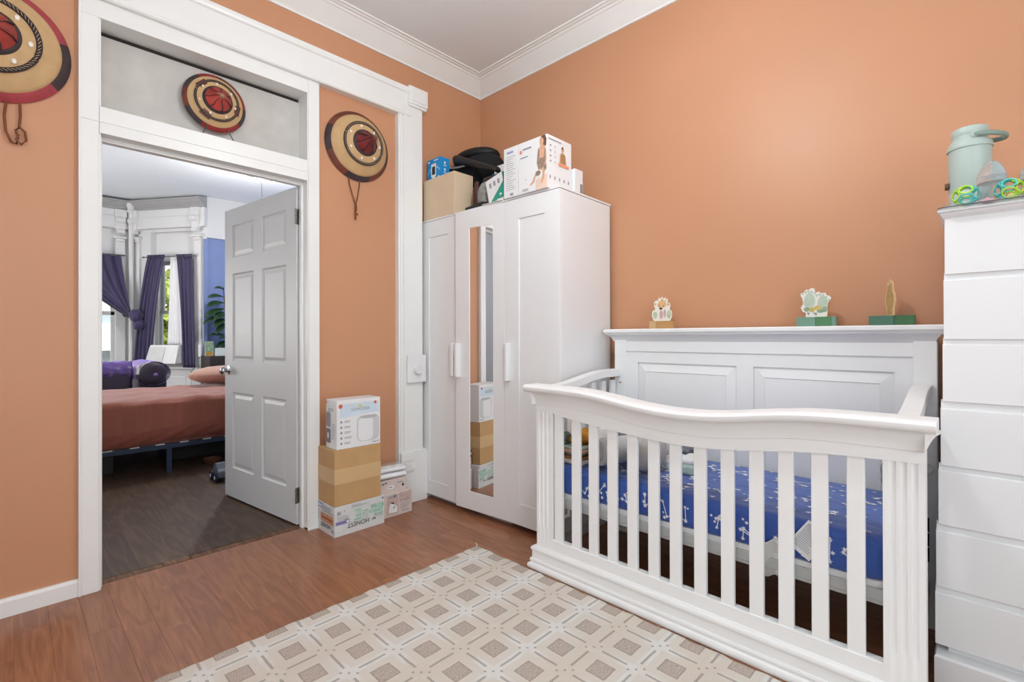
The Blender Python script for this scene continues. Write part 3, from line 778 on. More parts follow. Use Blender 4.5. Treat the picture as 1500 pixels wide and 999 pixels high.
tag(B(-0.635, -0.52, 4.55, 4.63, 0.86, 0.965).build('carton', mat('mint_white_card', 'DCE6E0', 0.5), None, bevel=0.002), 'small white carton on the dark cabinet beside the leaf picture', 'box')
pt = thing('potted_plant', 'fiddle leaf plant with broad glossy leaves, against the blue wall', 'plant', (-0.50, 4.72, 0.86))
MB().lathe([(0, 0), (0.07, 0), (0.095, 0.16), (0.10, 0.17), (0.09, 0.17), (0.08, 0.15), (0, 0.15)], (-0.44, 4.76, 0.86), (0, 0, 1), 20).build('pot', mat('blue_pot', '33405C', 0.4), pt, smooth=40)
MB().tube([(-0.44, 4.76, 1.0), (-0.46, 4.76, 1.3), (-0.48, 4.74, 1.55), (-0.51, 4.72, 1.80)], [0.012, 0.011, 0.009, 0.005], 8).build('stem', mat('plant_stem', '6B5A3E', 0.7), pt, smooth=60)
LEAFM = mat('dark_glossy_leaf', '2C4A2A', 0.3, var=0.3, nscale=20)
def leaf(base, tip, w):
    base = Vector(base); tip = Vector(tip); ax = tip - base; sd = ax.cross(Vector((0.2, -0.5, 1))).normalized(); nn = sd.cross(ax).normalized()
    m_ = MB()
    def fn(i, j):
        t = i; ww = w * (sin(pi * min(1, t * 0.97 + 0.02)) ** 0.65) * (0.7 + 0.3 * t)
        s = (j - 0.5) * 2
        return base + ax * t + sd * (ww * s) + nn * (0.03 * abs(s) * ww / w - 0.05 * t * t)
    m_.grid(fn, 10, 4)
    return m_.build('leaf', LEAFM, pt, smooth=180, solid=0.002)
rl = random.Random(5)
for b, tp, w in (((-0.50, 4.72, 1.76), (-0.60, 4.66, 1.81), 0.035), ((-0.50, 4.72, 1.66), (-0.70, 4.62, 1.68), 0.05), ((-0.49, 4.73, 1.58), (-0.72, 4.60, 1.56), 0.065),
                 ((-0.49, 4.73, 1.50), (-0.74, 4.62, 1.42), 0.06), ((-0.48, 4.74, 1.45), (-0.64, 4.56, 1.38), 0.06), ((-0.48, 4.74, 1.40), (-0.76, 4.66, 1.33), 0.055), ((-0.47, 4.74, 1.36), (-0.66, 4.55, 1.28), 0.055),
                 ((-0.46, 4.75, 1.30), (-0.62, 4.60, 1.19), 0.05), ((-0.45, 4.76, 1.12), (-0.70, 4.60, 1.17), 0.035), ((-0.45, 4.76, 1.08), (-0.58, 4.55, 1.13), 0.04), ((-0.45, 4.76, 1.05), (-0.62, 4.58, 1.00), 0.045), ((-0.45, 4.75, 1.66), (-0.40, 4.58, 1.62), 0.06), ((-0.45, 4.75, 1.5), (-0.36, 4.60, 1.44), 0.06), ((-0.45, 4.76, 1.1), (-0.40, 4.6, 1.05), 0.05)):
    leaf(b, tp, w)
# bedroom ceiling light: a white ornamental rose with a pendant bulb, the rose just visible over the open door
lx, ly = LAMP2[0], LAMP2[1]
lp = thing('ceiling_light', 'white ornamental ceiling light of the bedroom, above the open door', 'ceiling light', (lx, ly, HC))
q = MB().lathe([(0, 0), (0.15, 0), (0.16, -0.02), (0.13, -0.05), (0.07, -0.08), (0.05, -0.14), (0.06, -0.19), (0.02, -0.23), (0, -0.235)], (lx, ly, HC), (0, 0, 1), 28)
q.build('canopy', TRIM, lp, smooth=40)
MB().lathe([(0, -0.23), (0.003, -0.23), (0.003, -0.42), (0.018, -0.43), (0.018, -0.45), (0, -0.45)], (lx, ly, HC), (0, 0, 1), 12).build('rod', STEEL, lp)
for k in range(5):
    a = 2 * pi * k / 5 + 0.4
    MB().tube([(lx + 0.05 * cos(a), ly + 0.05 * sin(a), HC - 0.19), (lx + 0.11 * cos(a), ly + 0.11 * sin(a), HC - 0.22), (lx + 0.16 * cos(a), ly + 0.16 * sin(a), HC - 0.18), (lx + 0.17 * cos(a), ly + 0.17 * sin(a), HC - 0.14)], [0.012, 0.012, 0.014, 0.022], 8).build('arm', TRIM, lp, smooth=60)
MB().ball((lx, ly, LAMP2[2] + 0.02), 0.022, 0.022, 0.03, 16, 10).build('bulb', emit_mat('warm_lamp_glass', (1, 0.97, 0.92, 1), 6.0), lp, smooth=180)

# ---- outside the bay windows
OUT = -1.2
tag(B(-16, 16, 6.6, 40, OUT - 0.2, OUT).build('street', mat('street_paving', 'A9A7A3', 0.9), None), 'pale street below the bay windows', 'street'); 
bpy.data.objects['street']['kind'] = 'structure'; del bpy.data.objects['street']['category']
bh = thing('house', 'cream brick house with a white awning across the street', 'building', (-5.5, 16, OUT))
B(-14, 1.5, 16, 22, OUT, 9).build('facade', mat('cream_brick', 'D9C6B4', 0.85, var=0.12, nscale=3), bh)
for k in range(6):
    w = B(-9.6 + k * 1.75, -8.7 + k * 1.75, 15.93, 16.05, 0.2, 2.0).build('window', mat('house_window_trim', 'EFEDE8', 0.6), bh)
    B(-9.5 + k * 1.75, -8.8 + k * 1.75, 15.91, 15.95, 0.3, 1.9).build('pane', mat('house_window_pane', '8C949A', 0.2), w)
a_ = MB(); a_.loft([[(x, 16, 1.55), (x, 15.6, 1.5), (x, 15.2, 1.25), (x, 15.05, 0.95), (x, 15.05, 0.75), (x, 16, 0.75)] for x in [-1.45 + 0.15 * i for i in range(9)]]); a_.build('awning', mat('white_awning', 'F2EEE6', 0.7), bh, smooth=40)
def tree(x, y, h, r, seed, label):
    tr = thing('street_tree', label, 'tree', (x, y, OUT), 'trees outside the bay')
    MB().lathe([(0, 0), (0.16, 0), (0.11, h * 0.6), (0.05, h), (0, h)], (x, y, OUT), (0, 0, 1), 10).build('trunk', mat('bark', '6A5B48', 0.9), tr, smooth=60)
    rr_ = random.Random(seed); m_ = MB()
    for k in range(2600):
        d = Vector((rr_.gauss(0, 1), rr_.gauss(0, 1), rr_.gauss(0, 1))).normalized() * r * (rr_.random() ** 0.4)
        c = Vector((x, y, OUT + h + r * 0.2)) + Vector((d.x, d.y, d.z * 1.5))
        a1 = Vector((rr_.uniform(-1, 1), rr_.uniform(-1, 1), rr_.uniform(-1, 1))).normalized() * 0.11
        a2 = a1.cross(Vector((rr_.uniform(-1, 1), rr_.uniform(-1, 1), 1))).normalized() * 0.07
        m_.add([c - a1, c + a2, c + a1, c - a2], [(0, 1, 2, 3)])
    f = m_.build('foliage', mat('sunlit_leaf', '9AA652', 0.6, var=0.4, nscale=2), tr, normals=True); f['kind'] = 'stuff'  # yellow green leaves, tone varied at random
tree(0.25, 10.2, 2.2, 1.0, 1, 'yellow green street tree outside the angled bay window')
tree(2.9, 14.6, 1.6, 1.4, 2, 'low leafy tree behind the air conditioner, across the street')

# ================================================================== NURSERY: WARDROBE
WF = -0.555; WY0, WY1 = -0.002, -1.187; WT = 1.903
wd = thing('wardrobe', 'tall white three door wardrobe with a mirror in the middle door', 'wardrobe', (-0.29, -0.595, 0))
w = MB()
w.box(WF + 0.02, -0.05, WY0, WY0 - 0.018, 0, 1.89).box(WF + 0.02, -0.05, WY1, WY1 + 0.018, 0, 1.89)
w.box(-0.06, -0.05, WY0, WY1, 0.04, 1.89).box(WF + 0.02, -0.06, WY0, WY1, 0.045, 0.06)
w.box(WF + 0.02, -0.06, -0.37, -0.385, 0.04, 1.89)
w.build('body', LACQ, wd, bevel=0.0015)
B(WF - 0.002, -0.045, WY0, WY1 - 0.002, 1.8925, WT).build('top_panel', LACQ, wd, bevel=0.0015)
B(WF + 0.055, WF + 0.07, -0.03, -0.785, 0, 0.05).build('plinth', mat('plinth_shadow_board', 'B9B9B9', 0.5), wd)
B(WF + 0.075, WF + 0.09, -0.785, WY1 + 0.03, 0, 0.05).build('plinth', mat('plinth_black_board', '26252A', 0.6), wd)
def wdoor(y0, y1, py0, py1, pz0, pz1, hy, mirror=False, turn=0.0):
    z0, z1 = 0.037, 1.8905; xb = WF + 0.019
    def R4(x, a, b, c, d): return [(x, a, c), (x, b, c), (x, b, d), (x, a, d)]
    q = MB()
    e = 0.0012
    dpt = 0.004 if mirror else 0.0065
    q.loft([R4(xb, y0, y1, z0, z1), R4(WF + e, y0, y1, z0, z1), R4(WF, y0 - e, y1 + e, z0 + e, z1 - e), R4(WF, py0, py1, pz0, pz1), R4(WF + dpt, py0 - 0.001, py1 + 0.001, pz0 + 0.001, pz1 - 0.001)], cap=True)
    d = q.build('door', LACQ, wd)
    if mirror:
        decal('mirror', MIRROR, d, (WF + dpt - 0.0002, py0 - 0.001, pz0 + 0.001), (0, -1, 0), Z_, [rect(0, abs(py1 - py0) - 0.002, 0, pz1 - pz0 - 0.002)], lift=0.0005)
    MB().prism([(WF, hy + 0.016), (WF, hy - 0.016), (WF - 0.022, hy - 0.016), (WF - 0.030, hy - 0.006), (WF - 0.030, hy + 0.010), (WF - 0.024, hy + 0.016)], 2, 0.853, 1.066).build('handle', LACQ, d, bevel=0.002)
    if turn:                                   # left slightly ajar: turned about its hinge edge
        c = WORLD[d.name]; hinge = Vector((xb, y1, c.z)); rm = Matrix.Rotation(turn, 4, 'Z')
        d.rotation_euler = (0, 0, turn); d.location = hinge + rm @ (c - hinge) - WORLD[wd.name]
wdoor(-0.003, -0.3745, -0.075, -0.277, 0.130, 1.782, -0.338)
wdoor(-0.377, -0.7825, -0.497, -0.694, 0.149, 1.780, -0.405, True, radians(3.4))
wdoor(-0.785, WY1 + 0.0005, -0.896, -1.085, 0.157, 1.777, -0.818)
wd.rotation_euler = (0, 0, radians(1.4)); wd.location.x += 0.018; wd.location.y += 0.012

# ================================================================== CRIB
crib = thing('crib', 'white wooden baby crib with a panelled headboard and slatted front', 'crib', (-0.46, -1.95, 0))
CM = CRIBW
# front: curved apron with a projecting lip
TK = [(-1.1816, 0.8790), (-1.2221, 0.8790), (-1.3607, 0.8790), (-1.5215, 0.8750), (-1.5863, 0.8700), (-1.6672, 0.8600), (-1.7552, 0.8480), (-1.8392, 0.8390), (-1.9121, 0.8340), (-1.9910, 0.8330), (-2.0517, 0.8350), (-2.1124, 0.8400), (-2.1771, 0.8480), (-2.2702, 0.8620), (-2.3451, 0.8710), (-2.4159, 0.8760), (-2.4908, 0.8780), (-2.6992, 0.8790)]
BK = [(-1.1816, 0.7605), (-1.3313, 0.7515), (-1.4447, 0.7355), (-1.5742, 0.7215), (-1.6875, 0.7115), (-1.7826, 0.7045), (-1.8898, 0.6985), (-1.9748, 0.6975), (-2.0618, 0.7015), (-2.1630, 0.7115), (-2.2479, 0.7225), (-2.3451, 0.7355), (-2.4331, 0.7435), (-2.5676, 0.7495), (-2.6992, 0.7525)]
def interp(tab, y):
    tab = sorted(tab)
    n = len(tab)
    if y <= tab[0][0]: return tab[0][1]
    for i in range(n - 1):
        if tab[i][0] <= y <= tab[i + 1][0]:
            p0 = tab[max(i - 1, 0)]; p1 = tab[i]; p2 = tab[i + 1]; p3 = tab[min(i + 2, n - 1)]
            t = (y - p1[0]) / (p2[0] - p1[0]); h = p2[0] - p1[0]
            m1 = (p2[1] - p0[1]) / max(p2[0] - p0[0], 1e-6) * h; m2 = (p3[1] - p1[1]) / max(p3[0] - p1[0], 1e-6) * h
            return (2 * t**3 - 3 * t**2 + 1) * p1[1] + (t**3 - 2 * t**2 + t) * m1 + (-2 * t**3 + 3 * t**2) * p2[1] + (t**3 - t**2) * m2
    return tab[-1][1]
YL, YR = -1.209, -2.688
ys = [YL + (YR - YL) * i / 72 for i in range(73)]
rings = []
for y in ys:
    T = interp(TK, y)
    rings.append([(-0.736, y, T - 0.004), (-0.740, y, T), (-0.826, y, T), (-0.836, y, T - 0.004), (-0.842, y, T - 0.012), (-0.842, y, T - 0.022), (-0.836, y, T - 0.031), (-0.826, y, T - 0.035), (-0.736, y, T - 0.035)])
MB().loft(rings).build('top_rail', CM, crib, smooth=35, bevel=0.002)
PYL, PYR = -1.2465, -2.6625
ys = [PYL + (PYR - PYL) * i / 72 for i in range(73)]
rings = []
for y in ys:
    T = interp(TK, y) - 0.034; Bz = interp(BK, y)
    cv = [(-0.830 + 0.036 * t, T - 0.052 * (0.25 * t + 0.75 * t * t)) for t in (0, 0.25, 0.5, 0.75, 1.0)]
    rings.append([(-0.755, y, T)] + [(x, y, z) for x, z in cv] + [(-0.794, y, T - 0.058), (-0.7885, y, T - 0.060), (-0.7885, y, Bz), (-0.755, y, Bz)])
MB().loft(rings).build('apron', CM, crib, smooth=30)
for yo, s in ((PYL, 1), (PYR, -1)):
    T = interp(TK, yo) - 0.034
    pr_ = [(yo, T)] + [(yo + s * (0.032 - 0.030 * t), T - 0.052 * (0.25 * t + 0.75 * t * t)) for t in (0, .25, .5, .75, 1.0)] + [(yo, T - 0.058)]
    MB().prism(pr_, 0, -0.820, -0.745).build('cove_return', CM, crib, smooth=30)
# fluted posts
def post(y0, y1, xf, xb, z0, z1, nm='post', flutes=3, fz0=0.22, fz1=0.79):
    hi_, lo_ = max(y0, y1), min(y0, y1); wv = hi_ - lo_
    def ring(z, fl):
        pts = [(xb, hi_, z), (xf, hi_, z)]
        for k in range(flutes):
            c = hi_ - wv * (0.24 + 0.26 * k); r = wv * 0.085
            for j in range(7):
                a = pi * j / 6
                pts.append((xf + (r * 0.7 * sin(a) if fl else 0.0), c + r * cos(a), z))
        pts += [(xf, lo_, z), (xb, lo_, z)]
        return pts
    m_ = MB().loft([ring(z0, 0), ring(fz0 - 0.012, 0), ring(fz0, 1), ring(fz1, 1), ring(z1, 1)])
    return m_.build(nm, CM, crib, smooth=25)
post(-1.2475, -1.3425, -0.786, -0.725, 0.08, 0.80)
post(-2.5675, -2.6615, -0.786, -0.725, 0.08, 0.80)
B(-0.784, -0.750, -1.338, -2.572, 0.075, 0.163).build('bottom_rail', CM, crib, bevel=0.003)
# stepped base moulding round the front and the ends
bp = [(0.0, 0.0), (0.046, 0.0), (0.052, 0.008), (0.052, 0.018), (0.046, 0.026), (0.034, 0.030), (0.034, 0.036), (0.039, 0.041), (0.039, 0.046), (0.034, 0.052), (0.026, 0.052), (0.026, 0.088), (0.030, 0.091), (0.034, 0.097), (0.034, 0.103), (0.028, 0.110), (0.014, 0.113), (0.010, 0.118), (0.0, 0.120)]
path = [(-0.70, -1.2470, (0, 1)), (-0.782, -1.2470, (-1, 1)), (-0.782, -2.662, (-1, -1)), (-0.70, -2.662, (0, -1))]
rings = [[(px + d * dx_ * 0.55, py + d * dy_ * (0.8 if dy_ > 0 else 0.5), z * 0.94 + 0.002) for d, z in bp] for px, py, (dx_, dy_) in path]
MB().loft(rings).build('base_moulding', CM, crib, smooth=28)
# slats
sl = MB().prism([(-0.779, -0.0228), (-0.761, -0.0228), (-0.761, 0.0228), (-0.779, 0.0228)], 2, 0.155, 0.795).build('slat', CM, crib, bevel=0.003, center=(-0.770, 0, 0.475))
SY = [-1.3718, -1.4710, -1.5630, -1.6581, -1.7532, -1.8463, -1.9363, -2.0314, -2.1286, -2.2237, -2.3137, -2.4088, -2.5019]
for i, y in enumerate(SY):
    if i == 0: place(sl, (-0.770, y, 0.475), crib)
    else: copy_at(sl, (-0.770, y, 0.475), crib)
# headboard
for y0, y1 in ((-1.262, -1.332), (-2.585, -2.655)):
    hbp = B(-0.122, -0.058, y0, y1, 0, 1.085).build('headboard_post', CM, crib, bevel=0.003)
B(-0.1225, -0.1205, -2.619, -2.630, 0.252, 0.307).build('hardware_slot', BLACK, crib)
B(-0.1225, -0.1205, -2.619, -2.630, 0.311, 0.360).build('hardware_slot', BLACK, crib)
B(-0.1225, -0.1205, -2.619, -2.630, 0.364, 0.418).build('hardware_slot', BLACK, crib)
MB().lathe([(0, 0), (0.005, 0), (0.005, 0.003), (0, 0.003)], (-0.122, -1.300, 0.845), (-1, 0, 0), 10).build('bolt', STEEL, crib)
cp = [(-0.06, 1.078), (-0.112, 1.078), (-0.116, 1.084), (-0.122, 1.098), (-0.134, 1.110), (-0.146, 1.116), (-0.148, 1.122), (-0.152, 1.124), (-0.156, 1.130), (-0.156, 1.142), (-0.152, 1.147), (-0.056, 1.148), (-0.056, 1.078)]
def crown_ring(s, yend):
    out = []
    for x, z in cp:
        prj = max(0, -0.112 - x)
        out.append((x, yend + s * prj, z))
    return out
MB().loft([crown_ring(1, -1.252), crown_ring(-1, -2.648)]).build('crown', CM, crib, smooth=25)
hb = MB(); hb.box(-0.112, -0.075, -1.330, -2.587, 1.022, 1.080)
hb.build('frieze', CM, crib, bevel=0.003)
# panelled board: flat frame with two sunk fields
def field(py0, py1, pz0, pz1, name):
    def R4(x, i): return [(x, py0 - i, pz0 + i), (x, py1 + i, pz0 + i), (x, py1 + i, pz1 - i), (x, py0 - i, pz1 - i)]
    q = MB().loft([R4(-0.094, 0), R4(-0.0965, 0.001), R4(-0.1075, 0.048), R4(-0.1040, 0.050), R4(-0.1040, 0.056)])
    q.build(name, CM, crib)
f = MB()
f.box(-0.1055, -0.08, -1.330, -1.400, 0.26, 1.024).box(-0.1055, -0.08, -1.928, -2.004, 0.26, 1.024).box(-0.1055, -0.08, -2.528, -2.587, 0.26, 1.024)
for a, b in ((-1.40, -1.928), (-2.004, -2.528)):
    f.box(-0.1055, -0.08, a, b, 0.962, 1.024).box(-0.1055, -0.08, a, b, 0.26, 0.36)
f.box(-0.09, -0.078, -1.33, -2.587, 0.26, 1.024)
f.build('headboard', CM, crib)
field(-1.400, -1.928, 0.36, 0.962, 'headboard_panel'); field(-2.004, -2.528, 0.36, 0.962, 'headboard_panel')
# ends: S-curved rails, lower rails and slats
def send(yi, yo):
    ym = (yi + yo) / 2; rings = []
    n = 30
    for i in range(n + 1):
        x = -0.76 + (-0.122 + 0.76) * i / n
        t = min(1, max(0, (x + 0.70) / 0.45)); s = t * t * (3 - 2 * t)
        z = 0.872 + 0.050 * s
        rings.append([(x, yi, z), (x, yo, z), (x, yo, z - 0.042), (x, yi, z - 0.042)])
    MB().loft(rings).build('end_rail', CM, crib, smooth=40, bevel=0.003)
    MB().box(-0.73, -0.12, ym - 0.016, ym + 0.016, 0.13, 0.205).build('end_bottom_rail', CM, crib, bevel=0.003)
    s = MB().box(-0.67, -0.63, ym - 0.009, ym + 0.009, 0.20, 0.86).build('end_slat', CM, crib, bevel=0.002)
    for k in range(1, 6): shift_copy(s, (0.0965 * k, 0, 0.001), crib)
send(-1.300, -1.250); send(-2.590, -2.642)
# mattress support
SUP = mat('grey_support_board', 'BDBDBB', 0.55, var=0.03)
MB().box(-0.738, -0.14, -1.305, -2.585, 0.318, 0.3525).box(-0.736, -0.715, -1.305, -2.585, 0.306, 0.318).build('support_frame', SUP, crib, bevel=0.002)

# ---- crib mattress with a printed sheet
def blue_sheet():
    k = NT('blue_constellation_sheet')
    n1 = k.noise(k.coords('Object'), 6, 3)
    k.link(k.ramp(n1, (0.3, lin('2B4FA0')), (0.7, lin('3B62B6'))), k.b.inputs['Base Color'])
    k.b.inputs['Roughness'].default_value = 0.6; k.b.inputs['Sheen Weight'].default_value = 0.3
    k.bump(k.noise(k.coords('Object', (7, 2.2, 3)), 2.2, 3, 0.5, 1.0), 0.5, 0.02)
    return k.m
BSHEET = blue_sheet()
cmx = thing('crib_mattress', 'crib mattress in a royal blue sheet printed with white constellations', 'mattress', (-0.445, -1.945, 0.353))
MX0, MX1, MY0, MY1, MZ0, MZ1 = -0.735, -0.150, -1.300, -2.590, 0.372, 0.502
ml = []
def rr_ring(z, ins, r):
    out = []
    for (x, y) in rrect(MX0 + ins, MX1 - ins, MY1 + ins, MY0 - ins, r, 7): out.append((x, y, z))
    return out
lofts = [rr_ring(MZ0, 0.010, 0.06), rr_ring(MZ0 + 0.012, 0.002, 0.065)]
for k in range(1, 4): lofts.append(rr_ring(MZ0 + 0.012 + 0.02 * k, 0.0 + 0.0015 * (k % 2), 0.065))
for k in range(8):
    a = pi / 2 * k / 7; lofts.append(rr_ring(MZ1 - 0.03 + 0.03 * sin(a), 0.03 - 0.03 * cos(a), 0.065))
MB().loft(lofts).build('sheet', BSHEET, cmx, smooth=180)
MB().loft([rr_ring(0.353, 0.002, 0.06), rr_ring(0.353 + 0.02, 0.0, 0.062)]).build('mattress_base', mat('white_vinyl', 'E6E6E6', 0.45), cmx, smooth=40)
st = MB(); rs_ = random.Random(11)
def star(P, e1, e2, nn, r):
    a0 = rs_.random() * pi; pts = []
    for k in range(12):
        rad = r if k % 2 == 0 else r * 0.42
        pts.append(P + e1 * (rad * cos(a0 + k * pi / 6)) + e2 * (rad * sin(a0 + k * pi / 6)) + nn * 0.0016)
    st.add(pts, [tuple(range(12))])
def line(P, Q, nn, wdt=0.0032):
    d = (Q - P); L = d.length
    if L < 1e-4: return
    s = d.normalized().cross(nn) * wdt / 2
    st.add([P - s + nn * 0.0013, P + s + nn * 0.0013, Q + s + nn * 0.0013, Q - s + nn * 0.0013], [(0, 1, 2, 3)])
FR = (Vector((-1, 0, 0)), Vector((0, -1, 0)), Vector((0, 0, 1)))
TOP = (Vector((0, 0, 1)), Vector((0, -1, 0)), Vector((1, 0, 0)))
def fpt(s, t): return Vector((MX0 - 0.001, MY0 - 0.05 - s, MZ0 + 0.012 + t))
def tpt(s, t): return Vector((MX0 + 0.035 + t, MY0 - 0.05 - s, MZ1 + 0.0006))
for k in range(15):                                   # small figures of joined stars along the front side
    s = 0.03 + k * 0.078; n_ = rs_.choice((2, 3, 3, 4)); P = []
    for j in range(n_): P.append(fpt(s + rs_.uniform(-0.01, 0.06), 0.006 + 0.074 * rs_.random()))
    for j in range(n_): star(P[j], FR[1], FR[2], FR[0], rs_.uniform(0.007, 0.011))
    for j in range(n_ - 1): line(P[j], P[j + 1], FR[0], 0.0034)
for k in range(26):
    s = rs_.uniform(0, 1.15); star(fpt(s, 0.006 + 0.075 * rs_.random()), FR[1], FR[2], FR[0], rs_.uniform(0.005, 0.010))
for k in range(44):
    s = rs_.uniform(0.0, 1.1); tt = rs_.uniform(0, 0.47); n_ = rs_.choice((2, 3, 3, 4)); P = []
    for j in range(n_): P.append(tpt(min(1.19, s + rs_.uniform(-0.0, 0.09)), min(0.52, tt + rs_.uniform(0, 0.08))))
    for j in range(n_): star(P[j], TOP[1], TOP[2], TOP[0], rs_.uniform(0.010, 0.015))
    for j in range(n_ - 1): line(P[j], P[j + 1], TOP[0], 0.0045)
for k in range(130): star(tpt(rs_.uniform(0, 1.19), rs_.uniform(0, 0.52)), TOP[1], TOP[2], TOP[0], rs_.uniform(0.007, 0.013))
so = st.build('constellation_print', mat('white_star_print', 'F0F2F8', 0.7, var=0.0), cmx, normals=True); so['kind'] = 'stuff'
# care label sewn to the sheet and a loose flap of the white backing
lab = MB(); lo = Vector((-0.7375, -2.372, 0.447)); e1 = Vector((0, -cos(0.6), -sin(0.6))); e2 = Vector((0, -sin(0.6), cos(0.6)))
lab.add([lo + e1 * a + e2 * b + Vector((-0.003 - 0.004 * abs(a * 20), 0, 0)) for a, b in ((-0.038, -0.055), (0.038, -0.055), (0.038, 0.055), (-0.038, 0.055))], [(0, 1, 2, 3)])
lt = lab.build('care_label', PAPER, cmx, solid=0.0012)
lm = MB()
for i in range(13):
    a0_, a1_ = -0.032, rs_.uniform(0.015, 0.032); b = 0.045 - i * 0.0068
    lm.add([lo + e1 * a + e2 * bb_ + Vector((-0.0052 - 0.004 * abs(a * 20), 0, 0)) for a, bb_ in ((a0_, b - 0.0022), (a1_, b - 0.0022), (a1_, b), (a0_, b))], [(0, 1, 2, 3)])
lm.build('small_print', GREYINK, lt, normals=True)
fl_ = MB(); fl_.grid(lambda i, j: (-0.742 + 0.012 * j - 0.006 * sin(7 * i + 3 * j), -2.225 - 0.085 * i + 0.006 * sin(9 * j), 0.415 - 0.125 * j - 0.01 * sin(8 * i)), 12, 10)
fl_.build('loose_backing', mat('white_backing_cloth', 'D6D6D2', 0.8), cmx, smooth=180, solid=0.002)

# ---- things lying in the crib
def layers(x0, x1, y0, y1, z0, spec, parent):
    z = z0
    for k, (nm, th_, mt) in enumerate(spec):
        i = 0.008 * ((k * 7) % 3)
        q = MB(); rg_ = []
        for a in range(9):
            an = -pi / 2 + pi * a / 8
            rg_.append([(x + 0, y, z + th_ / 2 + th_ / 2 * sin(an)) for x, y in rrect(x0 + i + th_ / 2 * (1 - cos(an)), x1 - i - th_ / 2 * (1 - cos(an)), y0 + i + th_ / 2 * (1 - cos(an)), y1 - i - th_ / 2 * (1 - cos(an)), 0.02, 3)])
        q.loft(rg_); q.build(nm, mt, parent, smooth=180); z += th_ * 0.97
    return z
cl = thing('folded_clothes', 'stack of folded baby clothes topped by a mustard roll, at the crib\'s wardrobe end', 'clothes', (-0.58, -1.37, 0.502))
zt = layers(-0.70, -0.46, -1.445, -1.315, 0.503, [('folded_piece', 0.022, mat('cream_knit', 'EDE4DA', 0.9)), ('folded_piece', 0.016, mat('caramel_knit', 'B58558', 0.9, var=0.2)), ('folded_piece', 0.015, mat('grey_stripe_knit', '8D8F8C', 0.9, var=0.4, nscale=60)), ('folded_piece', 0.018, mat('peach_knit', 'E0B79B', 0.9)), ('folded_piece', 0.016, mat('mint_knit', 'CFE0D6', 0.9))], cl)
MB().ball((-0.58, -1.385, zt + 0.032), 0.11, 0.055, 0.036, 18, 10, lambda d: 1 + 0.05 * sin(12 * d.x) + 0.04 * sin(15 * d.z)).build('rolled_piece', mat('mustard_knit', 'B07A22', 0.9, var=0.3, nscale=40), cl, smooth=180)
MB().ball((-0.50, -1.415, zt + 0.045), 0.07, 0.035, 0.035, 14, 8, lambda d: 1 + 0.05 * sin(11 * d.y)).build('rolled_piece', mat('tan_knit', 'C99A6C', 0.9, var=0.1), cl, smooth=180)
MB().ball((-0.66, -1.325, zt + 0.0), 0.05, 0.018, 0.06, 12, 8).build('rolled_piece', mat('grey_leaf_print_knit', '6F7C7A', 0.9, var=0.6, nscale=70), cl, smooth=180)
def rollup(name, c, ax, R, L, mt, label, cat='blanket', turns=2.6):
    o = thing(name, label, cat, (c[0], c[1], 0.502))
    ax = Vector(ax).normalized(); s = Vector((-ax.y, ax.x, 0)); c = Vector(c); th_ = R / turns * 0.80
    n = 64; inner = []; outer = []
    for i in range(n + 1):
        a = 2 * pi * turns * i / n; r = 0.006 + (R - 0.006) * i / n
        inner.append(s * (r * cos(a)) + Z_ * (r * sin(a)))
        r2 = max(0.004, r - th_); outer.append(s * (r2 * cos(a)) + Z_ * (r2 * sin(a)))
    poly = inner + outer[::-1]
    m_ = MB(); m_.loft([[c + ax * (-L / 2) + p for p in poly], [c + ax * (-L / 2 + 0.01) + p * 1.03 for p in poly], [c + ax * (L / 2 - 0.01) + p * 1.03 for p in poly], [c + ax * (L / 2) + p for p in poly]])
    m_.build('roll', mt, o, smooth=50)
    return o
GREYB = fabric('pale_grey_fleece', 'B4B4B4', 'CACACA', 0.95)
rollup('rolled_blanket', (-0.60, -1.565, 0.578), (-1, 0.30, 0), 0.072, 0.20, GREYB, 'pale grey rolled blanket in the crib, spiral end towards the slats')
tag(MB().ball((-0.56, -1.462, 0.590), 0.10, 0.028, 0.085, 16, 10, lambda d: 1 + 0.03 * sin(9 * d.z)).build('rolled_blanket', mat('white_dotted_cloth', 'E6E1DE', 0.9, var=0.06, nscale=60), None, smooth=180), 'white dotted rolled blanket between the clothes stack and the grey roll', 'blanket')
tag(MB().ball((-0.40, -1.505, 0.600), 0.08, 0.05, 0.095, 16, 10, lambda d: 1 + 0.05 * sin(11 * d.x + 4 * d.z)).build('bundled_cloth', mat('grey_print_muslin', '7F888E', 0.9, var=0.6, nscale=45), None, smooth=180), 'grey patterned muslin bundle behind the rolled grey blanket', 'cloth')
tag(MB().ball((-0.56, -1.712, 0.592), 0.13, 0.055, 0.088, 18, 12, lambda d: 1 + 0.06 * sin(7 * d.x + 6 * d.z) + 0.04 * sin(15 * d.y)).build('folded_blanket', mat('silver_fleece', 'C3BFBB', 0.95, var=0.05), None, smooth=180), 'silvery folded fleece blanket in the crib, right of the grey roll', 'blanket')
tag(MB().ball((-0.32, -1.650, 0.582), 0.10, 0.075, 0.075, 18, 12, lambda d: 1 + 0.08 * sin(9 * d.x + 5 * d.z) + 0.05 * sin(17 * d.y)).build('bundled_cloth', mat('blush_white_muslin', 'DCD2CE', 0.9, var=0.08, nscale=30), None, smooth=180), 'blush white muslin bundle at the middle of the crib pile', 'cloth')
tag(MB().prism(rrect(-0.47, -0.30, -1.765, -1.70, 0.012), 2, 0.503, 0.545).build('cloth_pack', mat('white_animal_print', 'D8DBE0', 0.8, var=0.25, nscale=90), None, bevel=0.008), 'white printed cloth pack below the blush muslin bundle', 'cloth')
wb_ = thing('wipes_pack', 'mint green wipes pack with a white lid in the crib', 'wipes', (-0.42, -1.83, 0.502))
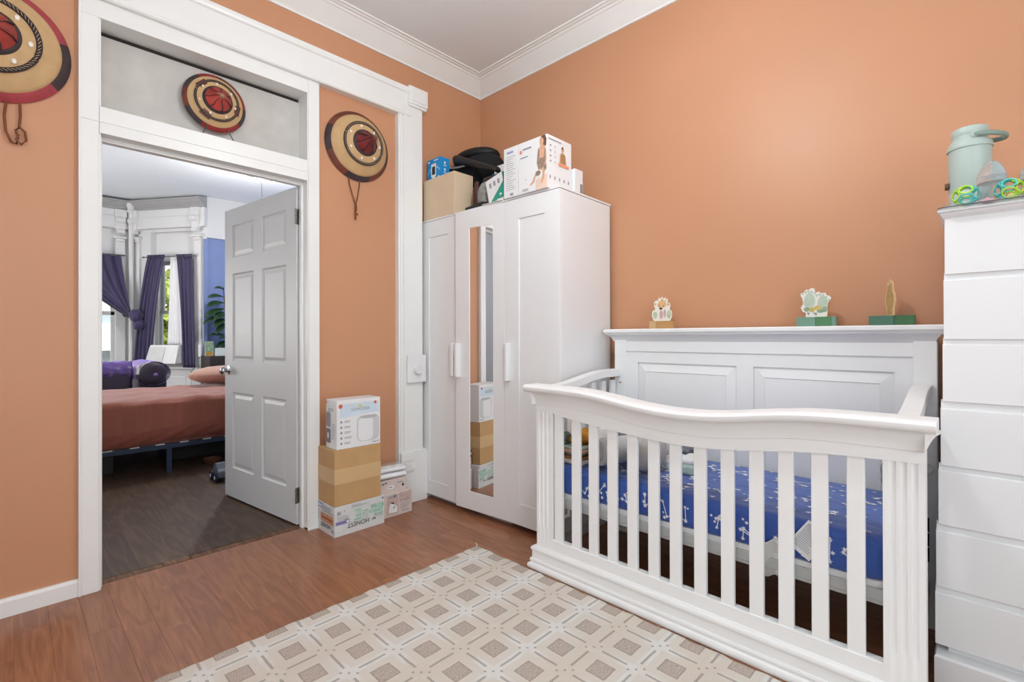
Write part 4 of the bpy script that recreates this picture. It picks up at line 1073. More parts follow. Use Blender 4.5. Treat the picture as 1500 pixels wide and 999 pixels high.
MB().prism(rrect(-0.50, -0.33, -1.885, -1.795, 0.02), 2, 0.503, 0.548).build('pack', mat('mint_pack', 'B4CBBE', 0.5, var=0.05), wb_, bevel=0.012)
MB().prism(rrect(-0.49, -0.34, -1.878, -1.80, 0.015), 2, 0.548, 0.566).build('lid', PAPER, wb_, bevel=0.006)
tag(MB().box(-0.28, -0.17, -1.77, -1.62, 0.503, 0.56).build('nursing_case', mat('grey_white_print', '6A6E74', 0.7, var=0.5, nscale=50), None, bevel=0.008), 'grey and white case behind the mint wipes pack', 'case')
tag(MB().ball((-0.22, -2.545, 0.585), 0.06, 0.05, 0.085, 14, 10, lambda d: 1 + 0.08 * sin(8 * d.z + 5 * d.x)).ball((-0.24, -2.53, 0.680), 0.045, 0.03, 0.018, 12, 6).build('plush_toy', mat('grey_plush', '9DA2A8', 0.95, var=0.2, nscale=50), None, smooth=180), 'grey plush toy in the crib corner next to the chest', 'toy')
tag(MB().ball((-0.150, -2.625, 0.606), 0.028, 0.020, 0.022, 12, 8, lambda d: 1 + 0.12 * sin(14 * d.x) * sin(13 * d.z)).build('knitted_ball', mat('white_knit', 'E4E4DE', 0.95, var=0.15, nscale=120), None, smooth=180), 'white knitted ball stuck at the headboard post, outside the crib end', 'toy')

# ---- keepsake cut-outs on the headboard
def cutout(org, ux, polys, border, mt, parent, th_=0.004, nm='figure'):
    ux = Vector(ux).normalized(); nn = ux.cross(Z_); org = Vector(org); m_ = MB()
    m_.loft([[org + ux * s + Z_ * t - nn * th_ / 2 for s, t in border], [org + ux * s + Z_ * t + nn * th_ / 2 for s, t in border]])
    return m_.build(nm, mt, parent)
WCUT = mat('white_printed_board', 'E8E4DA', 0.5, var=0.02)
HT = 1.1485
def star_outline(fn, n=48): return [fn(2 * pi * i / n) for i in range(n)]
k1 = thing('keepsake_stand', 'small wooden block with a white crowned animal cut-out, left end of the headboard', 'ornament', (-0.085, -1.536, HT), 'keepsakes on the headboard')
TANB = mat('tan_block', 'B98D5C', 0.5, var=0.05); TANB2 = mat('light_tan_block', 'C9A47A', 0.5, var=0.05)
B(-0.100, -0.070, -1.466, -1.505, HT, HT + 0.040).build('block', TANB2, k1, bevel=0.001)
B(-0.100, -0.070, -1.5055, -1.606, HT, HT + 0.040).build('block', TANB, k1, bevel=0.001)
def lionb(a):
    r = 0.043 + 0.006 * cos(2 * a) ; s = r * 1.05 * cos(a); tt = 0.048 + r * sin(a)
    return (s, tt)
ob = [(-0.045, 0.0), (0.045, 0.0), (0.056, 0.02), (0.055, 0.05), (0.042, 0.062), (0.048, 0.082), (0.042, 0.098), (0.030, 0.098), (0.034, 0.118), (0.024, 0.116), (0.018, 0.128), (0.010, 0.116), (0.0, 0.132), (-0.008, 0.118), (-0.018, 0.128), (-0.024, 0.112), (-0.036, 0.112), (-0.046, 0.102), (-0.046, 0.084), (-0.038, 0.064), (-0.056, 0.055), (-0.060, 0.03), (-0.052, 0.01)]
cutout((-0.085, -1.536, HT + 0.040), (0, -1, 0), None, ob, WCUT, k1)
kd = lambda m_, polys, p=k1, o=(-0.0875, -1.536, HT + 0.040): decal('art', m_, p, o, (0, -1, 0), Z_, polys, lift=0.0004)
kd(mat('art_sage', 'B9C3A6', 0.6, var=0.2, nscale=80), [oval(-0.040, 0.032, 0.013, 0.02), oval(0.040, 0.034, 0.012, 0.022)])
kd(mat('art_peach', 'E0B583', 0.6, var=0.2, nscale=80), [oval(0.0, 0.088, 0.026, 0.018), [(-0.02, 0.098), (0.022, 0.098), (0.026, 0.116), (0.012, 0.106), (0.002, 0.122), (-0.01, 0.106), (-0.02, 0.116)], oval(-0.037, 0.092, 0.006, 0.008), oval(0.036, 0.088, 0.006, 0.008)])
kd(mat('art_pink', 'C9A9A6', 0.6), [oval(-0.004, 0.034, 0.010, 0.024), oval(0.016, 0.040, 0.008, 0.022)])
kd(mat('art_plum', '5B3448', 0.6), [oval(-0.006, 0.067, 0.010, 0.006), oval(-0.012, 0.080, 0.003, 0.003), oval(0.010, 0.080, 0.003, 0.003)])
k2 = thing('keepsake_stand', 'green block with a pale footprint pair cut-out, on the headboard', 'ornament', (-0.085, -2.257, HT), 'keepsakes on the headboard')
GRB = mat('green_block', '4F7F58', 0.45, var=0.06); GRB2 = mat('grey_green_block', '6F9683', 0.4, var=0.05)
B(-0.100, -0.070, -2.183, -2.255, HT, HT + 0.040).build('block', GRB2, k2, bevel=0.001)
B(-0.100, -0.070, -2.2555, -2.315, HT, HT + 0.040).build('block', GRB, k2, bevel=0.001)
B(-0.100, -0.070, -2.3155, -2.331, HT, HT + 0.040).build('block', GRB2, k2, bevel=0.001)
fb = [(-0.038, 0), (0.042, 0), (0.044, 0.018), (0.044, 0.034), (0.036, 0.040), (0.050, 0.068), (0.058, 0.078), (0.052, 0.090), (0.042, 0.092), (0.036, 0.104), (0.022, 0.102), (0.010, 0.110), (-0.002, 0.106), (-0.004, 0.124), (-0.016, 0.128), (-0.026, 0.120), (-0.038, 0.122), (-0.046, 0.110), (-0.058, 0.106), (-0.058, 0.094), (-0.052, 0.086), (-0.048, 0.060), (-0.058, 0.042), (-0.050, 0.024), (-0.038, 0.020)]
cutout((-0.085, -2.255, HT + 0.040), (0, -1, 0), None, fb, WCUT, k2)
kd2 = lambda m_, polys: kd(m_, polys, k2, (-0.0875, -2.255, HT + 0.040))
kd2(mat('art_celadon', 'B9C7B6', 0.6, var=0.06, nscale=30), [[(-0.024 + 0.022 * cos(a) * (1 - 0.15 * sin(a)), 0.072 + 0.034 * sin(a)) for a in [2 * pi * i / 22 for i in range(22)]], [(0.026 + 0.020 * cos(a) * (1 - 0.15 * sin(a)), 0.060 + 0.032 * sin(a)) for a in [2 * pi * i / 22 for i in range(22)]]] + [oval(-0.050 + 0.0115 * i, 0.104 + 0.008 * sin(i * 0.8), 0.0048, 0.0055) for i in range(5)] + [oval(0.004 + 0.0115 * i, 0.094 - 0.010 * (i / 4) ** 2 * 2 + 0.004 * sin(i), 0.0048, 0.0055) for i in range(5)])
kd2(mat('art_leafgreen', '8FA387', 0.6, var=0.2, nscale=80), [oval(-0.034, 0.034, 0.012, 0.010), oval(0.018, 0.026, 0.014, 0.009), oval(0.034, 0.032, 0.010, 0.012)])
kd2(mat('art_gold', 'C9B36A', 0.6, var=0.2), [oval(0.008, 0.040, 0.014, 0.010), oval(-0.014, 0.032, 0.012, 0.010)])
kd2(mat('art_greyleaf', '8A9299', 0.6), [[(-0.034, 0.02), (-0.022, 0.02), (-0.028, 0.006)], [(-0.012, 0.02), (0.006, 0.018), (0.002, 0.004)]])
k3 = thing('keepsake_stand', 'dark green block with a slim tan cut-out, headboard end nearest the chest', 'ornament', (-0.085, -2.516, HT), 'keepsakes on the headboard')
B(-0.100, -0.070, -2.444, -2.525, HT, HT + 0.038).build('block', mat('dark_grey_green_block', '4A7562', 0.45, var=0.06), k3, bevel=0.001)
B(-0.100, -0.070, -2.5255, -2.589, HT, HT + 0.038).build('block', mat('dark_green_block', '3C6B45', 0.45, var=0.06), k3, bevel=0.001)
sb = [(-0.034, 0), (0.034, 0), (0.036, 0.03), (0.050, 0.055), (0.046, 0.085), (0.030, 0.105), (0.028, 0.128), (0.020, 0.142), (0.012, 0.124), (0.0, 0.150), (-0.012, 0.124), (-0.022, 0.140), (-0.028, 0.126), (-0.030, 0.105), (-0.046, 0.080), (-0.050, 0.055), (-0.036, 0.03)]
ang_ = Vector((0.80, -0.60, 0)) 
ang_ = Vector((-0.88, -0.47, 0))
o3 = Vector((-0.085, -2.513, HT + 0.038))
cutout(o3, ang_, None, [(s * 0.85, t * 0.97) for s, t in sb], mat('pale_tan_board', 'E2BD93', 0.5), k3)
nn3 = ang_.normalized().cross(Z_)
decal('art', mat('art_tan', 'B99C68', 0.6, var=0.15, nscale=60), k3, o3 + nn3 * 0.0021, ang_, Z_, [[(s * 0.66, t * 0.90 + 0.004) for s, t in sb]], lift=0.0004)

# ================================================================== CHEST OF DRAWERS
ch = thing('chest_of_drawers', 'tall white seven drawer chest beside the crib', 'chest of drawers', (-0.27, -3.0, 0))
CHM = mat('chest_white_lacquer', 'E8E8E9', 0.30, var=0.008, nscale=3)
CY1 = -3.30
B(-0.478, -0.04, -2.694, CY1, 0.10, 1.475).build('body', CHM, ch, bevel=0.002)
cpf = [(0.0, 1.470), (0.004, 1.470), (0.010, 1.476), (0.016, 1.482), (0.018, 1.487), (0.026, 1.489), (0.026, 1.494), (0.023, 1.4975), (0.0, 1.4975)]
path = [(-0.04, -2.692, (0, 1)), (-0.492, -2.692, (-1, 1)), (-0.492, CY1, (-1, 0))]
MB().loft([[(px + d * a, py + d * b * 0.6, z) for d, z in cpf] for px, py, (a, b) in path]).build('crown', CHM, ch, smooth=25)
B(-0.49, -0.04, -2.69, CY1, 1.474, 1.4975).build('top', CHM, ch)
dz = [(1.4715, 1.297, -2.6915), (1.280, 1.094, -2.6885), (1.079, 0.900, -2.6855), (0.879, 0.699, -2.680), (0.684, 0.513, -2.674), (0.494, 0.317, -2.668), (0.298, 0.135, -2.665)]
for k_, (z1, z0, yl) in enumerate(dz):
    B(-0.488, -0.470, yl - 0.001, CY1 + 0.01, z1 - 0.006, (dz[k_ - 1][1] + 0.004) if k_ else 1.4745).build('rail', CHM, ch)
    q = MB()
    q.prism([(-0.478, z0), (-0.498, z0 + 0.0), (-0.498, z1 - 0.004), (-0.496, z1 - 0.001), (-0.486, z1), (-0.478, z1)], 1, yl, CY1 + 0.01)
    q.build('drawer', CHM, ch, bevel=0.0012)
MB().box(-0.530, -0.04, -2.664, CY1, 0.0, 0.108).loft([[(-0.530, -2.664, 0.108), (-0.530, CY1, 0.108), (-0.04, CY1, 0.108), (-0.04, -2.664, 0.108)], [(-0.524, -2.668, 0.114), (-0.524, CY1, 0.114), (-0.04, CY1, 0.114), (-0.04, -2.668, 0.114)]]).build('plinth', CHM, ch)
CT = 1.4975
tr_ = MB(); tr_.prism(rrect(-0.536, -0.30, -3.10, -2.676, 0.02), 2, CT + 0.0002, CT + 0.0035)
for a in ((-0.536, -0.532, -3.08, -2.69), (-0.304, -0.300, -3.08, -2.69)): tr_.box(a[0], a[1], a[2], a[3], CT + 0.0035, CT + 0.009)
tag(tr_.build('tray', CLEAR, None), 'clear shallow plastic tray on the chest, edge overhanging the front', 'tray')
TT = CT + 0.0036
# ---- sage thermos jug
SAGE = mat('sage_green_plastic', 'B7C7C0', 0.38, var=0.015, nscale=4)
SAGED = mat('sage_handle_plastic', '84998F', 0.45, var=0.02)
jx, jy = -0.235, -2.747
jg = thing('thermos_jug', 'sage green insulated jug with a carry handle on top of the chest', 'jug', (jx, jy, CT))
MB().lathe([(0, 0), (0.050, 0), (0.054, 0.004), (0.055, 0.06), (0.0535, 0.063), (0.055, 0.066), (0.055, 0.098), (0.0535, 0.101), (0.055, 0.104), (0.0555, 0.246), (0, 0.246)], (jx, jy, CT), (0, 0, 1), 40).build('body', SAGE, jg, smooth=35)
MB().lathe([(0, 0.246), (0.059, 0.246), (0.060, 0.250), (0.058, 0.262), (0.050, 0.276), (0.046, 0.280), (0.046, 0.290), (0, 0.290)], (jx, jy, CT), (0, 0, 1), 40).build('shoulder', SAGE, jg, smooth=35)
MB().lathe([(0, 0.290), (0.046, 0.290), (0.0485, 0.294), (0.0485, 0.312), (0.046, 0.317), (0, 0.318)], (jx, jy, CT), (0, 0, 1), 40).build('lid', SAGE, jg, smooth=35)
hz = CT + 0.283; pts = []
for i in range(25):
    a = pi * i / 24
    pts.append((jx - 0.052 * cos(a), jy - 0.012 - 0.078 * sin(a) ** 0.8, hz - 0.012 * sin(a)))
MB().tube(pts, 0.0055, 10, flat=1.5).build('handle', SAGED, jg, smooth=60)
for s in (-1, 1):
    MB().lathe([(0, 0), (0.011, 0), (0.011, 0.008), (0.008, 0.011), (0, 0.011)], (jx + s * 0.044, jy - 0.014, hz), (s, 0, 0), 16).build('pivot', SAGE, jg, smooth=40)
MB().lathe([(0, 0), (0.012, 0), (0.012, 0.010), (0.009, 0.008), (0, 0.008)], (jx - 0.015, jy + 0.0535, CT + 0.128), (0, 1, 0), 16).build('spout_button', mat('brown_rubber', '6A4A36', 0.6), jg, smooth=40)
# ---- baby bottles
def bottle(x, y, label, tint, sc=1.0):
    o = thing('baby_bottle', label, 'bottle', (x, y, TT), 'baby bottles on the chest')
    MB().lathe([(0, 0), (0.027 * sc, 0), (0.031 * sc, 0.004), (0.0325 * sc, 0.02), (0.0325 * sc, 0.062), (0.030 * sc, 0.070), (0.0285 * sc, 0.070), (0.031 * sc, 0.06), (0.031 * sc, 0.02), (0.026 * sc, 0.003), (0, 0.003)], (x, y, TT), (0, 0, 1), 32).build('bottle_body', CLEAR, o, smooth=40)
    MB().lathe([(0, 0.068), (0.033 * sc, 0.068), (0.0345 * sc, 0.072), (0.0345 * sc, 0.084), (0.033 * sc, 0.088), (0, 0.088)], (x, y, TT), (0, 0, 1), 32).build('collar', tint, o, smooth=40)
    MB().lathe([(0, 0.0), (0.0335 * sc, 0.0), (0.031 * sc, 0.012), (0.024 * sc, 0.028), (0.018 * sc, 0.038), (0.012 * sc, 0.044), (0.004 * sc, 0.046), (0, 0.046)], (x, y, TT + 0.088), (0, 0, 1), 32).build('cap', tint, o, smooth=60)
MILKY = mat('milky_clear_plastic', 'E9F0F5', 0.15, trans=0.78, var=0.01, ior=1.3)
bottle(-0.455, -2.798, 'clear baby bottle with a milky domed cap in front of the sage jug', MILKY)
bottle(-0.415, -2.892, 'second clear baby bottle, cut by the right edge of the picture', mat('pale_aqua_plastic', 'D5EBF0', 0.15, trans=0.75, ior=1.3))
tag(MB().lathe([(0, 0), (0.03, 0), (0.033, 0.03), (0.027, 0.05), (0.015, 0.06), (0, 0.062)], (-0.33, -2.862, CT + 0.004), (0, 0, 1), 20).build('yellow_cup', mat('lemon_plastic', 'E3DE8A', 0.4), None, smooth=50), 'lemon yellow cup between the two baby bottles', 'cup')
# ---- lattice balls
LIME = mat('lime_rubber', 'B4E04A', 0.35, var=0.02); TEAL = mat('aqua_rubber', '57C9C4', 0.35, var=0.02)
def lattice(x, y, label, flip):
    R = 0.030; c = Vector((x, y, TT + R + 0.002))
    o = thing('lattice_ball', label, 'toy', (x, y, TT), 'lattice balls on the chest')
    ph = (1 + sqrt(5)) / 2
    ic = [Vector(v).normalized() for s1 in (-1, 1) for s2 in (-1, 1) for v in ((0, s1, s2 * ph), (s1, s2 * ph, 0), (s2 * ph, 0, s1))]
    ra, rb = MB(), MB()
    for v in ic:
        u = v.orthogonal().normalized(); w_ = v.cross(u)
        k = 0.50
        pts = [c + (v * sqrt(1 - k * k) + (u * cos(2 * pi * i / 18) + w_ * sin(2 * pi * i / 18)) * k) * R for i in range(18)]
        tgt = ra if (v.y + 0.3 * v.z > 0) ^ flip else rb
        tgt.tube(pts, 0.0026, 6, wrap=True)
    ra.build('ring_cluster', LIME, o, smooth=80); rb.build('ring_cluster', TEAL, o, smooth=80)
lattice(-0.500, -2.741, 'lime and aqua lattice ball at the left end of the chest top', False)
lattice(-0.500, -2.833, 'aqua and lime lattice ball in front of the baby bottle', True)
tag(MB().prism(rrect(-0.45, -0.40, -2.80, -2.75, 0.008), 2, TT, TT + 0.012).build('pacifier_case', mat('pink_white_print', 'E6CED2', 0.5, var=0.25, nscale=80), None, bevel=0.003) if False else MB().lathe([(0, 0), (0.017, 0), (0.019, 0.004), (0.014, 0.010), (0.006, 0.012), (0, 0.018)], (-0.508, -2.787, TT), (0, 0, 1), 18).build('pacifier', mat('pink_silicone', 'E0A8B2', 0.35), None, smooth=50), 'small pink pacifier on the tray between the lattice balls', 'pacifier')

# ================================================================== HATS
LEATHR = mat('oxblood_leather', '8E2F30', 0.42, var=0.25, nscale=14, bump=0.1)
LEATHP = mat('worn_red_leather', 'A6434A', 0.5, var=0.2, nscale=20, bump=0.1)
LEATHD = mat('dark_leather', '3E3236', 0.5, var=0.3, nscale=16, bump=0.1)
LEATHB = mat('brown_leather', '6E3A2E', 0.5, var=0.3, nscale=18, bump=0.1)
CROWNR = mat('bright_red_leather', 'A03A32', 0.38, var=0.45, nscale=12, bump=0.1)
SHELL = mat('cowrie_shell', 'EFE6DC', 0.3, var=0.08)
CORDM = mat('leather_cord', '7A4528', 0.7, var=0.2)
def hat(c, R, dep, label, rimcols, a0, seed, cord=True, blaze=False, rcr=0.076, rbd=0.122, crown=None):
    c = Vector(c); rh = random.Random(seed)
    o = thing('woven_hat', label, 'hat', c, 'woven straw hats')
    axis = Vector((0, -1, 0))
    def P(r, a, h): return c + Vector((r * cos(a), -h, r * sin(a)))
    k = R / 0.21
    r_in, r_cr, r_bd = 0.185 * k, rcr * k, rbd * k
    def prof(r):   # height of the woven cone above the rim plane
        t = 1 - r / R
        return dep * (0.62 * t + 0.10 * max(0, sin(pi * min(1, t * 1.25))) )
    rings = []
    for r in [r_cr * 0.8] + [r_cr + (r_in - r_cr) * i / 9 for i in range(10)]:
        rings.append([P(r, 2 * pi * i / 72, prof(r)) for i in range(72)])
    back = [[p + Vector((0, 0.004, 0)) for p in rg_] for rg_ in rings[::-1]]
    MB().loft(rings + back, wrap=True, cap=False).build('brim', STRAW, o, smooth=60)
    # leather binding, sewn on in patches
    n = len(rimcols); seg = 2 * pi / n
    for i, mt in enumerate(rimcols):
        b = a0 + i * seg; m_ = MB(); rr = []
        for j in range(13):
            a = b + seg * j / 12
            rr.append([P(r_in - 0.002, a, prof(r_in) + 0.0022), P((r_in + R) / 2, a, prof((r_in + R) / 2) + 0.004), P(R - 0.004, a, 0.004), P(R, a, 0.000), P(R - 0.003, a, -0.003), P(r_in, a, prof(r_in) - 0.005)])
        m_.loft(rr); m_.build('rim_patch', mt, o, smooth=50)
    # plaited ring
    m_ = MB()
    for s in (-1, 1):
        m_.tube([P(r_bd + s * 0.0045 * k, 2 * pi * i / 60, prof(r_bd) + 0.004) for i in range(60)], 0.0045 * k, 6, wrap=True)
    m_.build('plaited_ring', LEATHD, o, smooth=60)
    mw = MB()
    for i in range(64):
        a = 2 * pi * i / 64
        p = P(r_bd, a, prof(r_bd) + 0.0065 * k); q = P(r_bd + 0.004 * k, a + 0.05, prof(r_bd) + 0.0085 * k)
        mw.tube([P(r_bd - 0.004 * k, a - 0.04, prof(r_bd) + 0.0085 * k), q], 0.0011 * k, 4)
    mw.build('stitching', mat('pale_stitch', 'B9A88A', 0.8), o)['kind'] = 'stuff'
    # crown
    hc = dep * 0.40
    base = prof(r_cr)
    m_ = MB(); m_.loft([[P(r, 2 * pi * i / 48, base + h) for i in range(48)] for r, h in ((r_cr + 0.004, -0.004), (r_cr, 0.005), (r_cr * 0.88, 0.012), (r_cr * 0.80, 0.016))], cap=False)
    m_.build('crown_band', LEATHD, o, smooth=60)
    m_ = MB(); m_.loft([[P(r_cr * 0.82 * (1 - t) + 0.004, 2 * pi * i / 48, base + 0.014 + hc * (t ** 0.85)) for i in range(48)] for t in (0, .15, .3, .45, .6, .75, .9, 1)])
    m_.build('crown', crown or CROWNR, o, smooth=70)
    for i in range(7):
        a = a0 + 0.3 + 2 * pi * i / 7
        m_ = MB(); m_.tube([P(r_cr * 0.82 * (1 - t) + 0.005, a + 0.10 * sin(6 * t), base + 0.0155 + hc * (t ** 0.85)) for t in (0, .2, .4, .6, .8, 1)], [0.006 * k, 0.0045 * k, 0.0035 * k, 0.003 * k, 0.0025 * k, 0.002 * k], 6, flat=0.4)
        m_.build('crown_rib', LEATHD, o, smooth=60)
    tp = base + 0.014 + hc
    m_ = MB(); m_.ball(P(0.0, 0, tp + 0.004), 0.013 * k, 0.010 * k, 0.013 * k, 12, 8)
    for i in range(14):
        a = 2 * pi * i / 14 + rh.uniform(-.2, .2); L = rh.uniform(0.018, 0.036) * k
        m_.tube([P(0, a, tp + 0.006), P(L * 0.5, a, tp + 0.012 * k), P(L, a + rh.uniform(-.3, .3), tp - 0.004 * k)], [0.003 * k, 0.0026 * k, 0.0014 * k], 5)
    m_.build('topknot', LEATHB if not blaze else mat('faded_tassel', 'A98468', 0.7), o, smooth=60)
    # cowrie shells
    sh = None
    for i in range(7):
        a = a0 + 0.55 + 2 * pi * i / 7; r = (rcr + rbd) / 2 * k
        pos = P(r, a, prof(r) + 0.004)
        if sh is None:
            sh = MB().ball(pos, 0.0075 * k, 0.0045, 0.010 * k, 12, 8).build('shell', SHELL, o, smooth=180)
        else: copy_at(sh, pos, o)
    if blaze:
        for a in (radians(135), radians(-122), radians(-12)):
            m_ = MB(); rr0 = r_bd; e = 0.24
            m_.loft([[P(rr0 - 0.020 * k, a - e, prof(rr0) + 0.004), P(rr0 + 0.020 * k, a - e, prof(rr0 + .02 * k) + 0.004), P(rr0 + 0.020 * k, a + e, prof(rr0 + .02 * k) + 0.004), P(rr0 - 0.020 * k, a + e, prof(rr0) + 0.004)], [P(rr0 - 0.020 * k, a - e, prof(rr0) + 0.009), P(rr0 + 0.020 * k, a - e, prof(rr0 + .02 * k) + 0.009), P(rr0 + 0.020 * k, a + e, prof(rr0 + .02 * k) + 0.009), P(rr0 - 0.020 * k, a + e, prof(rr0) + 0.009)]])
            pt_ = m_.build('leather_patch', LEATHB, o)
    return o, P, prof
h3, P3, f3 = hat((-1.030, 0.012, 2.290), 0.213, 0.205, 'straw hat with a brown leather rim hanging on the orange panel beside the wardrobe', [LEATHD, LEATHB, LEATHD, LEATHB, LEATHD, LEATHB, LEATHB, LEATHD][::-1], 0.35, 3, crown=mat('deep_red_leather', '6E2226', 0.4, var=0.5, nscale=16, bump=0.1))
zc_ = 2.290
MB().tube([P3(0.19, -1.92, 0.0), (-1.088, 0.008, 2.05), (-1.068, 0.006, 1.98), (-1.048, 0.006, 1.925)], 0.0035, 7).build('chin_cord', CORDM, h3, smooth=60)
MB().tube([P3(0.19, -1.50, 0.0), (-1.022, 0.008, 2.05), (-1.034, 0.006, 1.98), (-1.046, 0.006, 1.925)], 0.0035, 7).build('chin_cord', CORDM, h3, smooth=60)
MB().tube([(-1.047, 0.006, 1.935), (-1.046, 0.004, 1.90), (-1.050, 0.005, 1.87), (-1.048, 0.006, 1.835)], [0.005, 0.008, 0.005, 0.006], 8).ball((-1.040, 0.004, 1.868), 0.008, 0.006, 0.008).build('cord_knot', CORDM, h3, smooth=60)
h1, P1, f1 = hat((-2.588, 0.012, 2.275), 0.236, 0.190, 'large straw hat with a red and plum rim on the wall left of the doorway', [LEATHP, LEATHD, LEATHP, LEATHD, LEATHP, LEATHD, LEATHP], -1.50, 4)
MB().tube([(-2.545, 0.006, 2.045), (-2.550, 0.006, 1.99), (-2.546, 0.006, 1.93), (-2.530, 0.006, 1.888), (-2.515, 0.006, 1.885), (-2.512, 0.004, 1.91), (-2.518, 0.004, 1.94), (-2.508, 0.004, 1.952)], 0.0045, 7).build('chin_cord', CORDM, h1, smooth=60)
MB().tube([(-2.506, 0.006, 2.05), (-2.505, 0.006, 2.0), (-2.508, 0.004, 1.955), (-2.492, 0.004, 1.94), (-2.488, 0.004, 1.905), (-2.502, 0.002, 1.885), (-2.516, 0.0, 1.90), (-2.510, 0.0, 1.925)], 0.0045, 7).build('chin_cord', CORDM, h1, smooth=60)
h2, P2, f2 = hat((-1.797, 0.075, 2.318), 0.146, 0.125, 'small straw hat with a red and black rim on a wire stand in the transom', [LEATHD, LEATHR, LEATHB, LEATHR, LEATHD, LEATHR, LEATHR, LEATHD, LEATHB][::-1], 2.85, 5, blaze=True, rcr=0.096, rbd=0.140)
ws = thing('wire_stand', 'thin metal plate stand carrying the small hat in the transom', 'stand', (-1.79, 0.08, 2.121))
for s in (-1, 1):
    MB().tube([(-1.79 + s * 0.075, 0.03, 2.124), (-1.79 + s * 0.05, 0.055, 2.18), (-1.79 + s * 0.03, 0.098, 2.30)], 0.003, 6).build('leg', STEEL, ws, smooth=60)
MB().tube([(-1.86, 0.035, 2.135), (-1.72, 0.035, 2.135)], 0.0025, 6).build('crossbar', STEEL, ws, smooth=60)

# ================================================================== BOXES BY THE DOOR
FXv, FZv = (1, 0, 0), (0, 0, 1); LXv = (0, -1, 0)
rb_ = random.Random(9)
# diaper box lying upside down
b1 = thing('printed_carton', 'pale grey printed carton lying upside down on the floor, HONEST lettering', 'box', (-1.138, -0.108, 0))
hx0, hx1, hy0, hy1, hz1 = -1.295, -0.985, -0.216, -0.004, 0.166
B(hx0, hx1, hy0, hy1, 0.0, hz1).build('carton', GREYCARD, b1, bevel=0.0015)
O = (hx0, hy0, 0)
GMINT = mat('mint_print', 'A9CDBB', 0.5, var=0.25, nscale=60); VIO = mat('violet_print', '8580B8', 0.5); 
decal('print', GMINT, b1, O, FXv, FZv, [rect(0.125, 0.300, 0.080, 0.100), rect(0.135, 0.205, 0.103, 0.112), rect(0.22, 0.305, 0.103, 0.13), rect(0.11, 0.175, 0.063, 0.076), rect(0.24, 0.30, 0.060, 0.076), rect(0.115, 0.16, 0.117, 0.126)])
decal('print', mat('pale_print', 'C9D2CE', 0.5, var=0.15, nscale=70), b1, O, FXv, FZv, [oval(0.185, 0.080, 0.030, 0.024), rect(0.10, 0.21, 0.135, 0.150)])
decal('print', VIO, b1, O, FXv, FZv, [rect(0.006, 0.092, 0.064, 0.082)])
decal('print', PAPER, b1, O, FXv, FZv, [rect(0.070, 0.088, 0.067, 0.079)], lift=0.0014)
decal('print', GREYINK, b1, O, FXv, FZv, [rect(0.016, 0.026, 0.118, 0.138), rect(0.029, 0.036, 0.118, 0.138), rect(0.055, 0.060, 0.130, 0.140), oval(0.176, 0.092, 0.003, 0.007)] + lines(0.016, 0.09, 0.108, 0.009, 3, 0.003, rb_) + lines(0.10, 0.19, 0.156, 0.008, 2, 0.003, rb_) + lines(0.25, 0.305, 0.070, 0.007, 3, 0.002, rb_))
decal('print', INK, b1, O, FXv, FZv, [[(0.292, 0.150), (0.300, 0.146), (0.303, 0.156), (0.296, 0.158)], rect(0.058, 0.080, 0.086, 0.0895)], lift=0.0012)
text('lettering', 'HONEST', 0.036, INK, b1, (hx0 + 0.210, hy0, 0.059), (-1, 0, 0), (0, 0, -1), lift=0.0022, stretch=0.97)
decal('emblem', INK, b1, O, FXv, FZv, [[(s_ - 0.012, t_ + 0.018) for s_, t_ in pl_e] for pl_e in ([(0.241, 0.020), (0.249, 0.030), (0.245, 0.036)], [(0.262, 0.020), (0.252, 0.030), (0.257, 0.037)], [(0.243, 0.034), (0.252, 0.029), (0.262, 0.035), (0.252, 0.032)], [(0.240, 0.028), (0.250, 0.0295), (0.241, 0.024)], [(0.264, 0.029), (0.254, 0.0295), (0.264, 0.025)])], lift=0.0012)
O2 = (hx0, hy1, 0)
decal('print', VIO, b1, O2, LXv, FZv, [rect(0.012, 0.066, 0.132, 0.160)])
decal('print', PAPER, b1, O2, LXv, FZv, [rect(0.018, 0.036, 0.138, 0.154)], lift=0.0014)
decal('print', PAPER, b1, O2, LXv, FZv, [rect(0.042, 0.060, 0.138, 0.154)], lift=0.0014)
decal('print', mat('orange_print', 'C99068', 0.5, var=0.25, nscale=50), b1, O2, LXv, FZv, [rect(0.045, 0.200, 0.062, 0.110)])
decal('print', mat('rust_print', '9A5638', 0.5), b1, O2, LXv, FZv, [rect(0.06, 0.19, 0.080, 0.092)], lift=0.0014)
decal('print', GREYINK, b1, O2, LXv, FZv, lines(0.08, 0.20, 0.150, 0.012, 3, 0.005, rb_) + lines(0.012, 0.035, 0.118, 0.012, 5, 0.004, rb_) + lines(0.05, 0.20, 0.052, 0.008, 2, 0.003, rb_))
text('lettering', 'HONEST', 0.036, INK, b1, (hx0, hy0 + 0.050, 0.056), (0, 1, 0), (0, 0, -1), lift=0.0022, stretch=0.85)
decal('emblem', INK, b1, O2, LXv, FZv, [[(0.180, 0.020), (0.188, 0.030), (0.184, 0.036)], [(0.202, 0.020), (0.192, 0.030), (0.197, 0.037)], [(0.183, 0.034), (0.192, 0.029), (0.202, 0.035), (0.192, 0.032)]], lift=0.0012)
